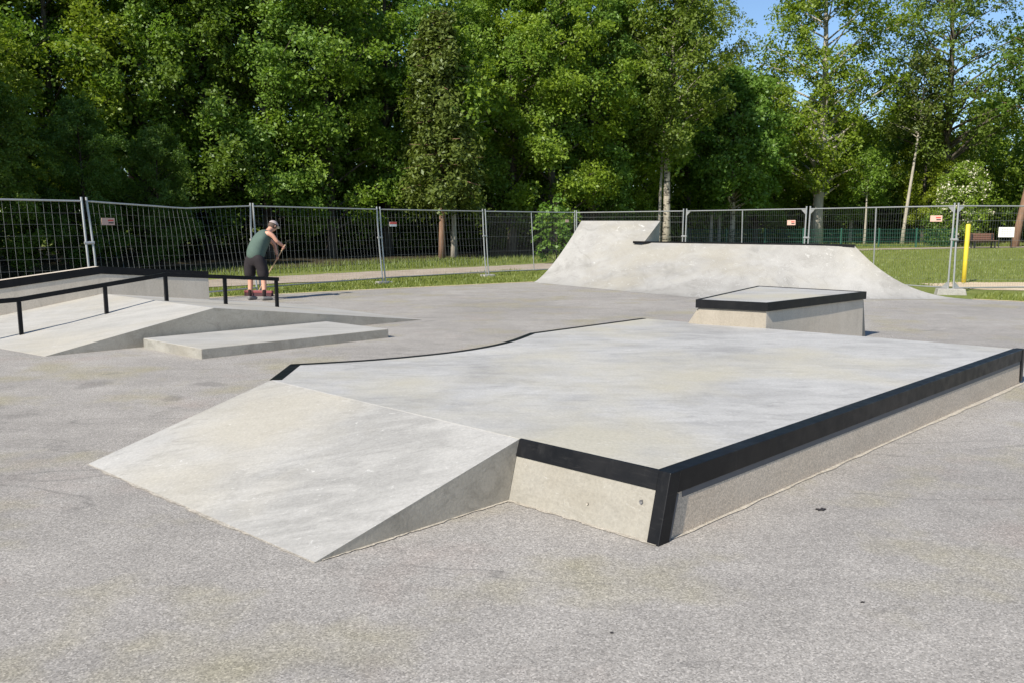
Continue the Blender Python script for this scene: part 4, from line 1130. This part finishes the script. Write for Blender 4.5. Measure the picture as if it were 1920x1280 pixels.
for i in range(len(ed) - 1):
    a, b = ed[i], ed[i + 1]; L = (b - a).length; d = (b - a).normalized(); nn = Vector((-d.y, d.x)); nspr = int(L * 16)
    t = rng.uniform(0, L, nspr); o = rng.uniform(18, 55, nspr)
    px = a.x + d.x * t + nn.x * o; py = a.y + d.y * t + nn.y * o
    c = np.stack([px, py, rng.uniform(.1, 5.5, nspr) + .011 * np.clip(py - 24, 0, 38)], 1)
    n_ = rng.normal(0, .6, (nspr, 3)) + np.array([0, 0, 1]); n_ /= np.linalg.norm(n_, axis=1)[:, None]
    q = leaves_from(c, n_, 16, .55, rng.uniform(.8, 1.6, nspr), .35, rng, 1.0, .25)
    Q.append(q); MI.append(np.full(len(q) // 4, 1, dtype=np.int32))
Qa = np.vstack(Q); MIa = np.concatenate(MI)
me = quads_mesh('woodland', Qa, [M['leaf_mid'], M['leaf_deep'], M['leaf_fresh'], M['leaf_brown'], M['bark_dark']], MIa, 4, (tb.v, tb.f, 4))
wo = bpy.data.objects.new('woodland', me); C.objects.link(wo); tag(wo, 'dense green wood filling the background behind the single trees', 'woodland', None, 'stuff')

# ------------------------------------------------------------------ grass blades
def blades(name, regions, label, seed):
    rng = np.random.default_rng(seed); V_ = []
    for (p0, p1, w0, w1, dens, hmin, hmax) in regions:   # strip between offsets w0..w1 from the line p0->p1
        a = np.array(p0, float); b = np.array(p1, float); L = np.linalg.norm(b - a); d = (b - a) / L; nn = np.array([-d[1], d[0]])
        n = int(L * abs(w1 - w0) * dens)
        t = rng.uniform(0, L, n); o = rng.uniform(w0, w1, n)
        xy = a + d * t[:, None] + nn * o[:, None]
        z = .011 * np.clip(xy[:, 1] - 24, 0, 38) - .01
        keep = ((xy[:, 0] - 15.4) / 4.1) ** 2 + ((xy[:, 1] - 21.3 + .1 * (xy[:, 0] - 15.4)) / 1.75) ** 2 > rng.uniform(.75, 1.15, n)
        xy = xy[keep]; z = z[keep]; n = len(z)
        h = rng.uniform(hmin, hmax, n) * (.6 + .8 * rng.uniform(0, 1, n) ** 2)
        az = rng.uniform(0, 2 * np.pi, n); wd = rng.uniform(.006, .012, n) * (1 + h * 2)
        bx = np.stack([np.cos(az) * wd, np.sin(az) * wd, np.zeros(n)], 1)
        ln = rng.normal(0, .35, (n, 2)) * h[:, None]
        base_ = np.stack([xy[:, 0], xy[:, 1], z], 1); tip = base_ + np.stack([ln[:, 0], ln[:, 1], h], 1)
        V_.append(np.stack([base_ - bx, base_ + bx, tip], 1).reshape(-1, 3))
    me = quads_mesh(name, np.vstack(V_), [M['grassb']], None, 3)
    o = bpy.data.objects.new(name, me); C.objects.link(o); return tag(o, label, 'grass', None, 'stuff')
blades('grass', [((-14, 12.5), (-9.2, 16.1), .0, 2.2, 330, .05, .10), ((-9.2, 16.1), (-6.3, 18.4), .0, 2.4, 330, .05, .10), ((-6.3, 18.4), (-3.08, 20.75), .0, 2.5, 380, .04, .10),
                 ((-3.08, 20.75), (.6, 23.3), .0, 3.4, 330, .04, .10), ((.6, 23.3), (3, 26), -.5, 4, 120, .05, .12),
                 ((9.9, 17.7), (10.7, 17.05), .0, 2.0, 330, .05, .11), ((10.7, 17.05), (19.5, 10.55), .0, 2.4, 330, .05, .12)], 'short green grass along the edge of the asphalt court', 1)
blades('grass', [((-13, 22.0), (-9, 25.6), -.3, 2.2, 170, .07, .17), ((-9, 25.6), (-4.8, 29.0), -.1, 3.4, 150, .08, .19), ((-4.8, 29.0), (-.2, 32.2), -.2, 4.8, 170, .08, .20), ((-.2, 32.2), (6, 37.4), 0, 4.5, 120, .08, .19), ((6, 37.4), (14, 44.5), .6, 4.5, 60, .07, .17)],
       'taller sunlit grass between the gravel path and the wood', 2)
blades('grass', [((9, 20.5), (24, 20.5), 1.0, 14, 90, .05, .11), ((12, 34.5), (34, 34.5), 0, 12, 40, .06, .13), ((20, 49.5), (40, 53.5), .0, 4.5, 50, .1, .25)], 'mown grass of the field beyond the fence at right', 3)
